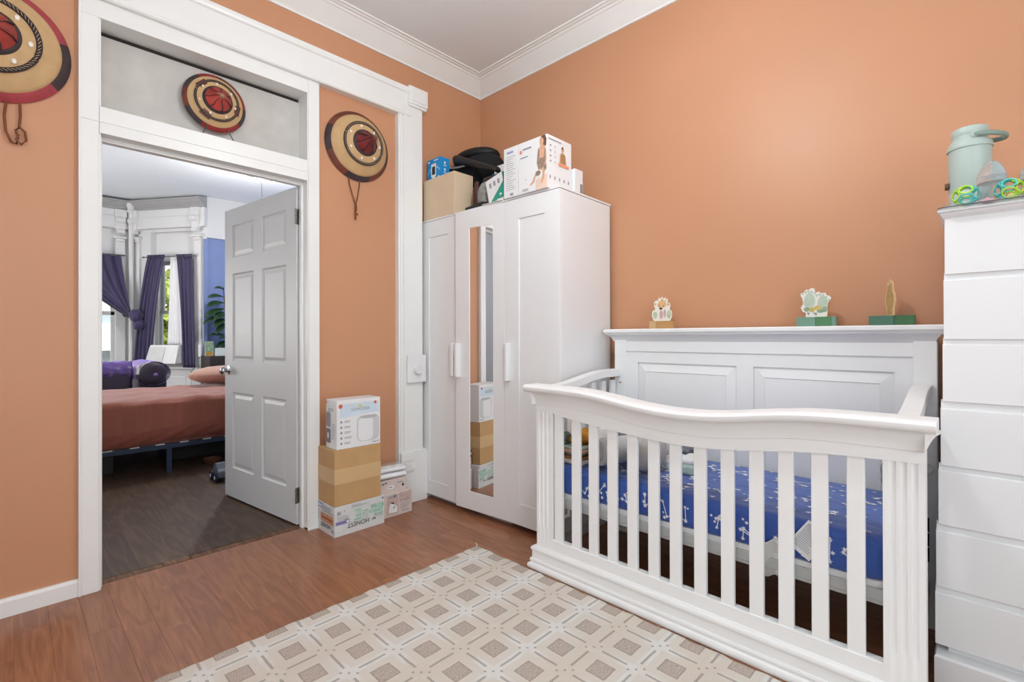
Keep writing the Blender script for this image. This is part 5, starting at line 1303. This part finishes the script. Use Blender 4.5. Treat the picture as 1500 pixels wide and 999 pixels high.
# brown box with parcel tape
b2 = thing('cardboard_box', 'plain brown cardboard box with a band of tape, middle of the floor stack', 'box', (-1.153, -0.108, hz1))
cx0, cx1, cy0, cy1, cz0, cz1 = -1.294, -1.008, -0.214, -0.012, hz1 + 0.001, 0.477
B(cx0, cx1, cy0, cy1, cz0, cz1).build('carton', CARD, b2, bevel=0.002)
MB().box(cx0 - 0.0008, cx1 + 0.0008, cy0 - 0.0008, cy1 + 0.0008, 0.289, 0.372).build('tape_band', TAPE, b2)
decal('flap_seam', mat('seam_shadow_line', '7E5C36', 0.8), b2, (cx0, cy0, cz1), (1, 0, 0), (0, 1, 0), [rect(0.0, 0.286, 0.100, 0.102)], lift=0.0006)  # brown line marks where the flaps meet
# humidifier box
b3 = thing('humidifier_box', 'white humidifier box, topmost of the stack beside the door', 'box', (-1.141, -0.14, cz1))
ux0, ux1, uy0, uy1, uz0, uz1 = -1.276, -1.006, -0.206, -0.075, cz1 + 0.001, 0.752
B(ux0, ux1, uy0, uy1, uz0, uz1).build('carton', PAPER, b3, bevel=0.0015)
O = (ux0, uy0, uz0); UH = uz1 - uz0; UW = ux1 - ux0
decal('print', mat('sky_blue_print', 'CFDEEA', 0.5, var=0.06, nscale=12), b3, O, FXv, FZv, [[(0.02, 0.175), (0.262, 0.190), (0.262, 0.255), (0.02, 0.250)]])
RED = mat('red_print', 'D8635C', 0.5)
decal('print', RED, b3, O, FXv, FZv, [oval(0.022, 0.240, 0.012, 0.012)], lift=0.0013)
decal('print', RED, b3, O, FXv, FZv, [oval(0.237, 0.246, 0.009, 0.009)], lift=0.0013)
decal('print', mat('yellow_green_print', 'D3D668', 0.5), b3, O, FXv, FZv, [oval(0.140, 0.234, 0.016, 0.005)], lift=0.0013)
text('lettering', 'HUMIDIFIER', 0.026, GREYINK, b3, (ux0 + 0.143, uy0, uz0 + 0.207), FXv, FZv, lift=0.0014, align='CENTER', stretch=0.85)
decal('picture', mat('device_grey', 'CFCFD1', 0.5, var=0.03), b3, O, FXv, FZv, [rrect(0.120, 0.262, 0.026, 0.176, 0.034, 8)], lift=0.0013)
decal('picture', mat('device_white', 'E9E9EB', 0.5, var=0.02), b3, O, FXv, FZv, [rrect(0.128, 0.222, 0.030, 0.166, 0.030, 8)], lift=0.0018)
decal('picture', mat('device_rim', 'B9BBBD', 0.5), b3, O, FXv, FZv, [oval(0.195, 0.166, 0.055, 0.010), ], lift=0.0023)
decal('print', GREYINK, b3, O, FXv, FZv, [oval(0.026, 0.152 - 0.030 * i, 0.007, 0.007, 10) for i in range(5)] + [r for i in range(5) for r in lines(0.044, 0.09, 0.157 - 0.030 * i, 0.007, 2, 0.003, rb_)] + [rect(0.215, 0.245, 0.013, 0.018), oval(0.255, 0.017, 0.005, 0.005, 10)])
O2 = (ux0, uy1, uz0)
decal('picture', mat('mauve_grey_print', '9C949C', 0.5, var=0.1), b3, O2, LXv, FZv, [rrect(0.008, 0.058, 0.120, 0.205, 0.016)], lift=0.001)
decal('picture', mat('mauve_dark_print', '7C7680', 0.5, var=0.1), b3, O2, LXv, FZv, [rrect(0.008, 0.058, 0.030, 0.110, 0.008)], lift=0.001)
decal('picture', PAPER, b3, O2, LXv, FZv, [oval(0.030, 0.072, 0.010, 0.018)], lift=0.0015)
decal('print', GREYINK, b3, O2, LXv, FZv, lines(0.075, 0.12, 0.14, 0.010, 9, 0.003, rb_) + lines(0.03, 0.10, 0.225, 0.01, 2, 0.004, rb_))
decal('print', RED, b3, O2, LXv, FZv, [oval(0.012, 0.258, 0.006, 0.007)], lift=0.001)
# two blush wipes boxes and a wrapped pack
b4 = thing('wipes_carton', 'lower blush wipes carton standing on the floor, right of the HONEST carton', 'box', (-0.865, -0.09, 0), 'blush wipes cartons')
B(-0.982, -0.757, -0.166, -0.048, 0, 0.142).build('carton', PINKCARD, b4, bevel=0.0015)
O = (-0.982, -0.166, 0)
decal('print', mat('rose_print', 'C9B0A8', 0.5, var=0.15, nscale=30), b4, O, FXv, FZv, [rect(0.045, 0.125, 0.01, 0.130)])
decal('print', MATS['rose_print'], b4, O, FXv, FZv, [rect(0.13, 0.215, 0.075, 0.135)])
decal('picture', PAPER, b4, O, FXv, FZv, [[(0.058, 0.028), (0.115, 0.020), (0.118, 0.055), (0.098, 0.072), (0.085, 0.085), (0.066, 0.080), (0.060, 0.055)]], lift=0.0013)
decal('picture', INK, b4, O, FXv, FZv, [[(0.070, 0.090), (0.092, 0.086), (0.098, 0.072), (0.090, 0.076), (0.072, 0.084)], [(0.086, 0.050), (0.100, 0.064), (0.103, 0.060), (0.090, 0.047)]], lift=0.0017)
decal('print', mat('blue_dot_print', '6C86B4', 0.5), b4, O, FXv, FZv, [oval(0.100, 0.122, 0.010, 0.010)], lift=0.0017)
decal('print', GREYINK, b4, O, FXv, FZv, [rect(0.140, 0.152, 0.082, 0.092), rect(0.160, 0.176, 0.084, 0.092), rect(0.185, 0.200, 0.088, 0.094)] + lines(0.14, 0.21, 0.070, 0.010, 4, 0.003, rb_) + lines(0.15, 0.21, 0.026, 0.007, 2, 0.003, rb_) + lines(0.05, 0.09, 0.128, 0.007, 2, 0.003, rb_), lift=0.0015)
b5 = thing('wipes_carton', 'upper blush wipes carton, set back under the plastic wrapped rolls', 'box', (-0.90, -0.085, 0.142), 'blush wipes cartons')
B(-1.000, -0.788, -0.142, -0.046, 0.1425, 0.222).build('carton', PINKCARD, b5, bevel=0.0015)
O = (-1.000, -0.142, 0.1425)
decal('print', PAPER, b5, O, FXv, FZv, [[(0.080, 0.026), (0.118, 0.018), (0.130, 0.030), (0.122, 0.044), (0.086, 0.044)]], lift=0.001)
decal('print', mat('teal_grey_print', '6C8C98', 0.5), b5, O, FXv, FZv, [oval(0.050, 0.060, 0.009, 0.006), oval(0.070, 0.063, 0.009, 0.006)], lift=0.001)
decal('print', INK, b5, O, FXv, FZv, [oval(0.192, 0.032, 0.008, 0.009, 10), rect(0.090, 0.115, 0.030, 0.034)], lift=0.0014)
decal('print', GREYINK, b5, O, FXv, FZv, lines(0.15, 0.20, 0.058, 0.007, 2, 0.004, rb_), lift=0.0012)
pk = thing('wrapped_pack', 'plastic wrapped pack of two white rolls on the blush cartons', 'pack', (-0.88, -0.09, 0.222))
for z, y in ((0.241, -0.105), (0.278, -0.098)):
    q = MB(); q.xf = Matrix.Translation((-0.885, y, z)) @ Matrix.Rotation(0.04, 4, 'Y')
    q.loft([[(x, 0.042 * cos(2 * pi * i / 20) * s, 0.018 * sin(2 * pi * i / 20) * s) for i in range(20)] for x, s in ((-0.120, 0.55), (-0.117, 0.9), (-0.110, 1), (0.098, 1), (0.106, 0.9), (0.110, 0.55))])
    q.build('roll', mat('white_roll', 'EEEFF1', 0.35, var=0.02), pk, smooth=50)
wr = MB(); rw = random.Random(2)
def wrapf(i, j):
    a = 2 * pi * i; x = -0.775 + 0.075 * j
    r = 1.0 + 0.20 * sin(7 * a + 5 * j) * j + 0.10 * sin(13 * a + 9 * j)
    return (x - 0.01 * sin(5 * a), -0.100 + 0.036 * cos(a) * r * (1 - 0.25 * j), 0.262 + 0.038 * sin(a) * r * (1 - 0.1 * j))
wr.grid(wrapf, 36, 8)
wr.grid(lambda i, j: (-0.99 + 0.22 * i, -0.143 + 0.09 * j, 0.2985 + 0.004 * sin(22 * i + 8 * j) + 0.004 * sin(9 * j)), 24, 10)
wr.build('plastic_wrap', WRAP, pk, smooth=180)

# ================================================================== ON TOP OF THE WARDROBE
FW = (0, -1, 0)   # right-hand direction on faces looking into the room
ZT = WT + 0.0005
b = thing('beige_box', 'plain beige box at the left front corner of the wardrobe top', 'box', (-0.46, -0.175, ZT))
B(-0.548, -0.385, -0.006, -0.338, ZT, ZT + 0.275).build('carton', BEIGE, b, bevel=0.0015)
decal('seam', mat('beige_seam', 'A88A68', 0.8), b, (-0.548, -0.006, ZT), FW, FZv, [rect(0.3275, 0.3285, 0.10, 0.24)], lift=0.0006)
BZ = ZT + 0.276
CYAN = mat('bright_blue_card', '1E8FD2', 0.45, var=0.05, nscale=10); CYAND = mat('deep_blue_card', '1878BC', 0.45, var=0.05, nscale=10)
b = thing('blue_device_box', 'bright blue box printed with a white handheld device, on the beige box', 'box', (-0.46, -0.10, BZ))
B(-0.515, -0.435, -0.006, -0.150, BZ, BZ + 0.150).build('carton', CYAN, b, bevel=0.001)
O = (-0.515, -0.006, BZ)
decal('picture', mat('pale_swoosh', '74BDE6', 0.5), b, O, FW, FZv, [[(0.0, 0.055), (0.03, 0.085), (0.07, 0.100), (0.110, 0.095), (0.143, 0.070), (0.143, 0.055), (0.110, 0.078), (0.07, 0.084), (0.03, 0.068), (0.0, 0.03)]], lift=0.0006)
decal('picture', PAPER, b, O, FW, FZv, [[(0.045, 0.115), (0.100, 0.115), (0.100, 0.030), (0.086, 0.016), (0.072, 0.010), (0.058, 0.016), (0.045, 0.030)]], lift=0.001)
decal('picture', INK, b, O, FW, FZv, [rect(0.056, 0.090, 0.040, 0.095)], lift=0.0014)
decal('print', PAPER, b, O, FW, FZv, [rect(0.010, 0.032, 0.128, 0.138), rect(0.075, 0.125, 0.132, 0.138), rect(0.118, 0.138, 0.012, 0.022)], lift=0.001)
decal('print', PAPER, b, (-0.515, -0.150, BZ), X_, Z_, [oval(0.040, 0.115, 0.008, 0.009), oval(0.040, 0.068, 0.008, 0.009), oval(0.040, 0.022, 0.008, 0.009)] + [r for t_ in (0.100, 0.053) for r in lines(0.028, 0.056, t_, 0.006, 2, 0.0025, rb_)], lift=0.0008)
# grey fabric bin, black bag, carrier strap
bn = thing('grey_fabric_bin', 'dark grey fabric bin at the back of the wardrobe top', 'bin', (-0.22, -0.47, ZT))
MB().box(-0.36, -0.08, -0.405, -0.76, ZT, ZT + 0.255).build('bin', GREYF, bn, bevel=0.008)
MB().box(-0.362, -0.355, -0.50, -0.515, ZT + 0.02, ZT + 0.258).build('trim_stripe', mat('blue_stripe', '3E6E96', 0.7), bn)
bg = thing('black_bag', 'rounded black padded bag behind the blue box on the wardrobe', 'bag', (-0.25, -0.20, ZT))
q = MB(); q.ball((-0.25, -0.235, ZT + 0.370), 0.135, 0.235, 0.110, 28, 16, lambda d: (1.0 if d.z > 0 else 0.98) * (1 + 0.02 * sin(8 * d.y)))
q.box(-0.37, -0.10, -0.03, -0.33, ZT, ZT + 0.40)
q.build('bag', BLACKF, bg, smooth=50)
MB().tube([(-0.425, -0.02 - 0.04 * i, ZT + 0.385 - 0.006 * i + 0.003 * sin(i)) for i in range(8)], 0.007, 8).build('zip_piping', mat('grey_piping', '8A8A8E', 0.5), bg, smooth=60)
MB().ball((-0.25, -0.22, ZT + 0.455), 0.13, 0.205, 0.060, 22, 10).build('top_flap', mat('black_nylon', '0E0E10', 0.55, bump=0.2, bscale=150), bg, smooth=180)
q = MB()
def strap(i, j):
    y = -0.22 - 0.40 * i; a = 2 * pi * j
    w_ = 0.045 * (1 - 0.45 * i); hh = 0.032 * (1 - 0.5 * i)
    return (-0.415 + w_ * cos(a) - 0.02 * i, y, ZT + 0.405 - 0.155 * i - 0.01 * i * i + hh * sin(a))
q.grid(strap, 20, 14); q.ball((-0.415, -0.22, ZT + 0.405), 0.045, 0.03, 0.032, 14, 8)
q.ball((-0.435, -0.62, ZT + 0.240), 0.032, 0.012, 0.02, 14, 8)
q.build('padded_strap', mat('black_webbing', '131316', 0.5, bump=0.2, bscale=120), bg, smooth=60)
# clear bag of small things, dark bottle, black tray, teal box, papers
cb = MB().ball((-0.455, -0.530, ZT + 0.085), 0.045, 0.050, 0.085, 16, 10, lambda d: 1 + 0.12 * sin(9 * d.z + 7 * d.y) + 0.06 * sin(17 * d.y))
tag(cb.build('plastic_bag', mat('crinkled_clear_plastic', 'C9C6C0', 0.15, trans=0.55, var=0.3, nscale=30, ior=1.2), None, smooth=30), 'crinkled clear plastic bag between the beige box and the teal box', 'bag')
tag(MB().lathe([(0, 0), (0.028, 0), (0.030, 0.01), (0.030, 0.15), (0.016, 0.18), (0.016, 0.205), (0, 0.205)], (-0.43, -0.43, ZT), (0, 0, 1), 20).build('amber_bottle', mat('dark_brown_glass', '4A2A22', 0.25), None, smooth=40), 'dark brown bottle just right of the beige box', 'bottle')
q = MB(); q.xf = Matrix.Translation((-0.500, -0.490, ZT + 0.0125)) @ Matrix.Rotation(radians(-8), 4, 'Z')
q.prism(rrect(-0.028, 0.03, -0.125, 0.085, 0.012), 2, -0.012, 0.014)
tag(q.build('black_case', BLACK, None, bevel=0.006), 'flat black case at the front edge of the wardrobe top', 'case')
tb_ = thing('teal_box', 'white and teal carton tilted on the wardrobe top', 'box', (-0.46, -0.68, ZT))
TXF = Matrix.Translation((-0.505, -0.600, ZT + 0.0025)) @ Matrix.Rotation(radians(20), 4, 'X')
def tq(): q = MB(); q.xf = TXF; return q
Wt, Ht, Dt = 0.145, 0.150, 0.11
# leaning carton: its lower right edge stays on the wardrobe
TXF = Matrix.Translation((-0.515, -0.775, ZT + 0.0345)) @ Matrix.Rotation(radians(-13), 4, 'X')
tq().box(0, Dt, 0, Wt, 0, Ht).build('carton', PAPER, tb_, bevel=0.001)
TEALP = mat('teal_print', '2E9A84', 0.5, var=0.06)
q = tq(); q.box(-0.0006, Dt + 0.0006, -0.0008, 0.0, 0, Ht); q.build('side_print', TEALP, tb_)
q = tq(); q.add([(-0.001, 0.0, 0.0), (-0.001, Wt * 0.95, 0.0), (-0.001, 0.0, Ht * 0.62)], [(0, 1, 2)]); q.build('front_print', TEALP, tb_, normals=True)
q = tq()
for i in range(3):
    y0 = 0.118 - 0.036 * i; q.add([(-0.0012, y0, 0.092), (-0.0012, y0 - 0.018, 0.092), (-0.0012, y0 - 0.018, 0.122), (-0.0012, y0, 0.122)], [(0, 1, 2, 3)])
q.build('small_print', GREYINK, tb_, normals=True)
q = tq(); q.add([(-0.0014, 0.045, 0.018), (-0.0014, 0.028, 0.018), (-0.0014, 0.028, 0.030), (-0.0014, 0.045, 0.030)], [(0, 1, 2, 3)]); q.build('small_print', PAPER, tb_, normals=True)
tag(MB().box(-0.545, -0.525, -0.60, -0.77, ZT, ZT + 0.003).box(-0.53, -0.42, -0.72, -0.77, ZT + 0.003, ZT + 0.018).build('leaflet', mat('white_leaflet', 'E9E9E4', 0.6), None), 'white folded leaflet below the teal carton', 'paper')
tag(MB().box(-0.30, -0.12, -0.455, -0.62, ZT + 0.2555, ZT + 0.33).box(-0.301, -0.299, -0.575, -0.60, ZT + 0.265, ZT + 0.32).build('white_carton', PAPER, None, bevel=0.002), 'white carton lying on the grey fabric bin', 'box')
nb = thing('narrow_white_box', 'narrow white carton of small print, left of the carrier box on the wardrobe', 'box', (-0.45, -0.84, ZT))
B(-0.545, -0.38, -0.790, -0.902, ZT, ZT + 0.285).build('carton', PAPER, nb, bevel=0.001)
O = (-0.545, -0.790, ZT)
decal('print', mat('lilac_print', '9C9CC8', 0.5), nb, O, FW, FZv, [rect(0.025, 0.075, 0.250, 0.262)])
decal('print', GREYINK, nb, O, FW, FZv, lines(0.018, 0.095, 0.232, 0.0125, 16, 0.0028, rb_, 0.5) + [rect(0.05, 0.075, 0.008, 0.022)])
cbx = thing('carrier_box', 'white baby carrier box with a printed parent, at the right end of the wardrobe', 'box', (-0.44, -1.01, ZT))
B(-0.545, -0.335, -0.906, -1.117, ZT, ZT + 0.285).build('carton', PAPER, cbx, bevel=0.001)
O = (-0.545, -0.906, ZT)
SKIN = mat('print_skin', 'D9A98C', 0.5, var=0.08, nscale=40); TAUPE = mat('print_taupe', '9A8272', 0.5, var=0.2, nscale=60); HAIR = mat('print_hair', '6B4A36', 0.5)
PEACH = mat('print_peach', 'EBCDB9', 0.5, var=0.04)
decal('picture', PEACH, cbx, O, FW, FZv, [[(0.130, 0.002), (0.2095, 0.002), (0.2095, 0.075), (0.130, 0.055)]], lift=0.0005)
decal('picture', HAIR, cbx, O, FW, FZv, [[(0.158, 0.268), (0.172, 0.284), (0.196, 0.284), (0.206, 0.262), (0.204, 0.225), (0.192, 0.222), (0.164, 0.232)]], lift=0.0009)
decal('picture', SKIN, cbx, O, FW, FZv, [oval(0.172, 0.252, 0.015, 0.023), [(0.160, 0.232), (0.190, 0.232), (0.206, 0.200), (0.208, 0.15), (0.196, 0.10), (0.166, 0.10), (0.144, 0.15), (0.145, 0.20)], [(0.108, 0.055), (0.122, 0.085), (0.134, 0.083), (0.118, 0.044), (0.090, 0.030), (0.086, 0.036)], [(0.178, 0.10), (0.196, 0.10), (0.188, 0.05), (0.174, 0.028), (0.166, 0.032), (0.176, 0.06)]], lift=0.0013)
decal('picture', TAUPE, cbx, O, FW, FZv, [[(0.146, 0.215), (0.152, 0.225), (0.158, 0.205), (0.154, 0.165), (0.186, 0.165), (0.192, 0.205), (0.196, 0.215), (0.200, 0.16), (0.190, 0.115), (0.150, 0.105), (0.138, 0.145)], oval(0.146, 0.088, 0.019, 0.014), [(0.188, 0.118), (0.206, 0.130), (0.206, 0.100), (0.194, 0.090)]], lift=0.0018)
decal('emblem', mat('coral_print', 'E08A6E', 0.5), cbx, O, FW, FZv, [oval(0.020, 0.232, 0.009, 0.011)], lift=0.001)
decal('print', GREYINK, cbx, O, FW, FZv, [rect(0.034, 0.098, 0.238, 0.248), rect(0.014, 0.074, 0.196, 0.202), rect(0.055, 0.060, 0.070, 0.076)] + lines(0.03, 0.10, 0.022, 0.008, 2, 0.003, rb_), lift=0.001)
O3 = (-0.545, -1.117, ZT)
decal('print', GREYINK, cbx, O3, X_, Z_, [rect(0.010, 0.120, 0.262, 0.267)] + [rect(0.020, 0.032, 0.225 - 0.028 * i, 0.235 - 0.028 * i) for i in range(4)] + [rect(0.060, 0.068, 0.228 - 0.028 * i, 0.234 - 0.028 * i) for i in range(4)] + [oval(0.022 + 0.040 * i, 0.060, 0.006, 0.011, 10) for i in range(5)], lift=0.0008)
decal('picture', HAIR, cbx, O3, X_, Z_, [oval(0.130, 0.232, 0.011, 0.015)], lift=0.0009)
decal('picture', SKIN, cbx, O3, X_, Z_, [oval(0.130, 0.226, 0.009, 0.011), [(0.108, 0.200), (0.122, 0.214), (0.140, 0.214), (0.156, 0.200), (0.164, 0.155), (0.100, 0.155)]], lift=0.0012)
decal('picture', mat('print_camel', 'A97F54', 0.5, var=0.15), cbx, O3, X_, Z_, [[(0.114, 0.206), (0.148, 0.206), (0.154, 0.155), (0.110, 0.155)]], lift=0.0016)
decal('print', mat('coral_label_print', 'EE9A74', 0.5), cbx, O3, X_, Z_, [rect(0.090, 0.185, 0.136, 0.150)], lift=0.0018)
sb_ = thing('small_white_box', 'small white carton standing behind the carrier box on the wardrobe', 'box', (-0.27, -1.07, ZT))
B(-0.325, -0.250, -0.95, -1.135, ZT, ZT + 0.150).build('carton', PAPER, sb_, bevel=0.001)
decal('print', INK, sb_, (-0.325, -1.135, ZT), X_, Z_, [rect(0.050, 0.056, 0.008, 0.072), rect(0.059, 0.062, 0.008, 0.072), rect(0.064, 0.070, 0.02, 0.072)])

# ================================================================== RUG
rg = thing('area_rug', 'cream and taupe woven rug with rows of small squares on the laminate', 'rug', (-1.60, -2.2, 0.0))
RX0, RX1, RY0, RY1 = -2.45, -0.818, -3.2, -0.858
m_ = MB()
def rugf(i, j):
    x = RX0 + (RX1 - RX0) * i; y = RY1 + (RY0 - RY1) * j
    e = min(x - RX0, RX1 - x, RY1 - y)
    z = 0.0075 if e > 0.012 else 0.002 + 0.0055 * e / 0.012
    wob = 0.003 * sin(38 * y) + 0.002 * sin(91 * y)
    if i > 0.999: x += wob
    if j < 0.001: y += 0.003 * sin(34 * x) + 0.003 * sin(77 * x)
    return (x, y, z)
m_.grid(rugf, 140, 180)
m_.build('pile', RUG, rg, smooth=180)
fr = MB(); rf = random.Random(4)
for k in range(420):
    t_ = rf.random()
    if rf.random() < 0.55: p = Vector((RX0 + (RX1 - RX0) * t_, RY1 - 0.004, 0.004)); d = Vector((rf.uniform(-.6, .6), 1, 0))
    else: p = Vector((RX1 - 0.004, RY1 + (-3.0 - RY1) * t_, 0.004)); d = Vector((1, rf.uniform(-.6, .6), 0))
    fr.tube([p, p + d * rf.uniform(0.006, 0.013) + Vector((0, 0, -0.002))], 0.0009, 4)
fr.build('edge_threads', mat('tan_thread', 'B9A083', 0.9), rg)['kind'] = 'stuff'
MB().tube([(RX1 - 0.01, RY1 - 0.008, 0.005), (RX1 + 0.004, RY1 + 0.012, 0.008), (RX1 + 0.012, RY1 + 0.030, 0.006)], [0.004, 0.003, 0.001], 6).build('corner_tassel', mat('cream_thread', 'D9CDBB', 0.9), rg, smooth=60)

# ceiling light of the nursery, above the frame
cl_ = thing('ceiling_lamp', 'bare bulb pendant lamp of the nursery, above the picture', 'lamp', (LAMP[0], LAMP[1], HC))
MB().lathe([(0, 0), (0.06, 0), (0.055, -0.02), (0.008, -0.03), (0.006, -0.44), (0.022, -0.45), (0.024, -0.49), (0, -0.49)], (LAMP[0], LAMP[1], HC), (0, 0, 1), 20).build('rod_and_socket', TRIM, cl_, smooth=40)
MB().ball((LAMP[0], LAMP[1], LAMP[2] + 0.02), 0.022, 0.022, 0.03, 18, 12).build('bulb', emit_mat('lamp_bulb_glass', (1, 0.98, 0.95, 1), 6.0), cl_, smooth=180)
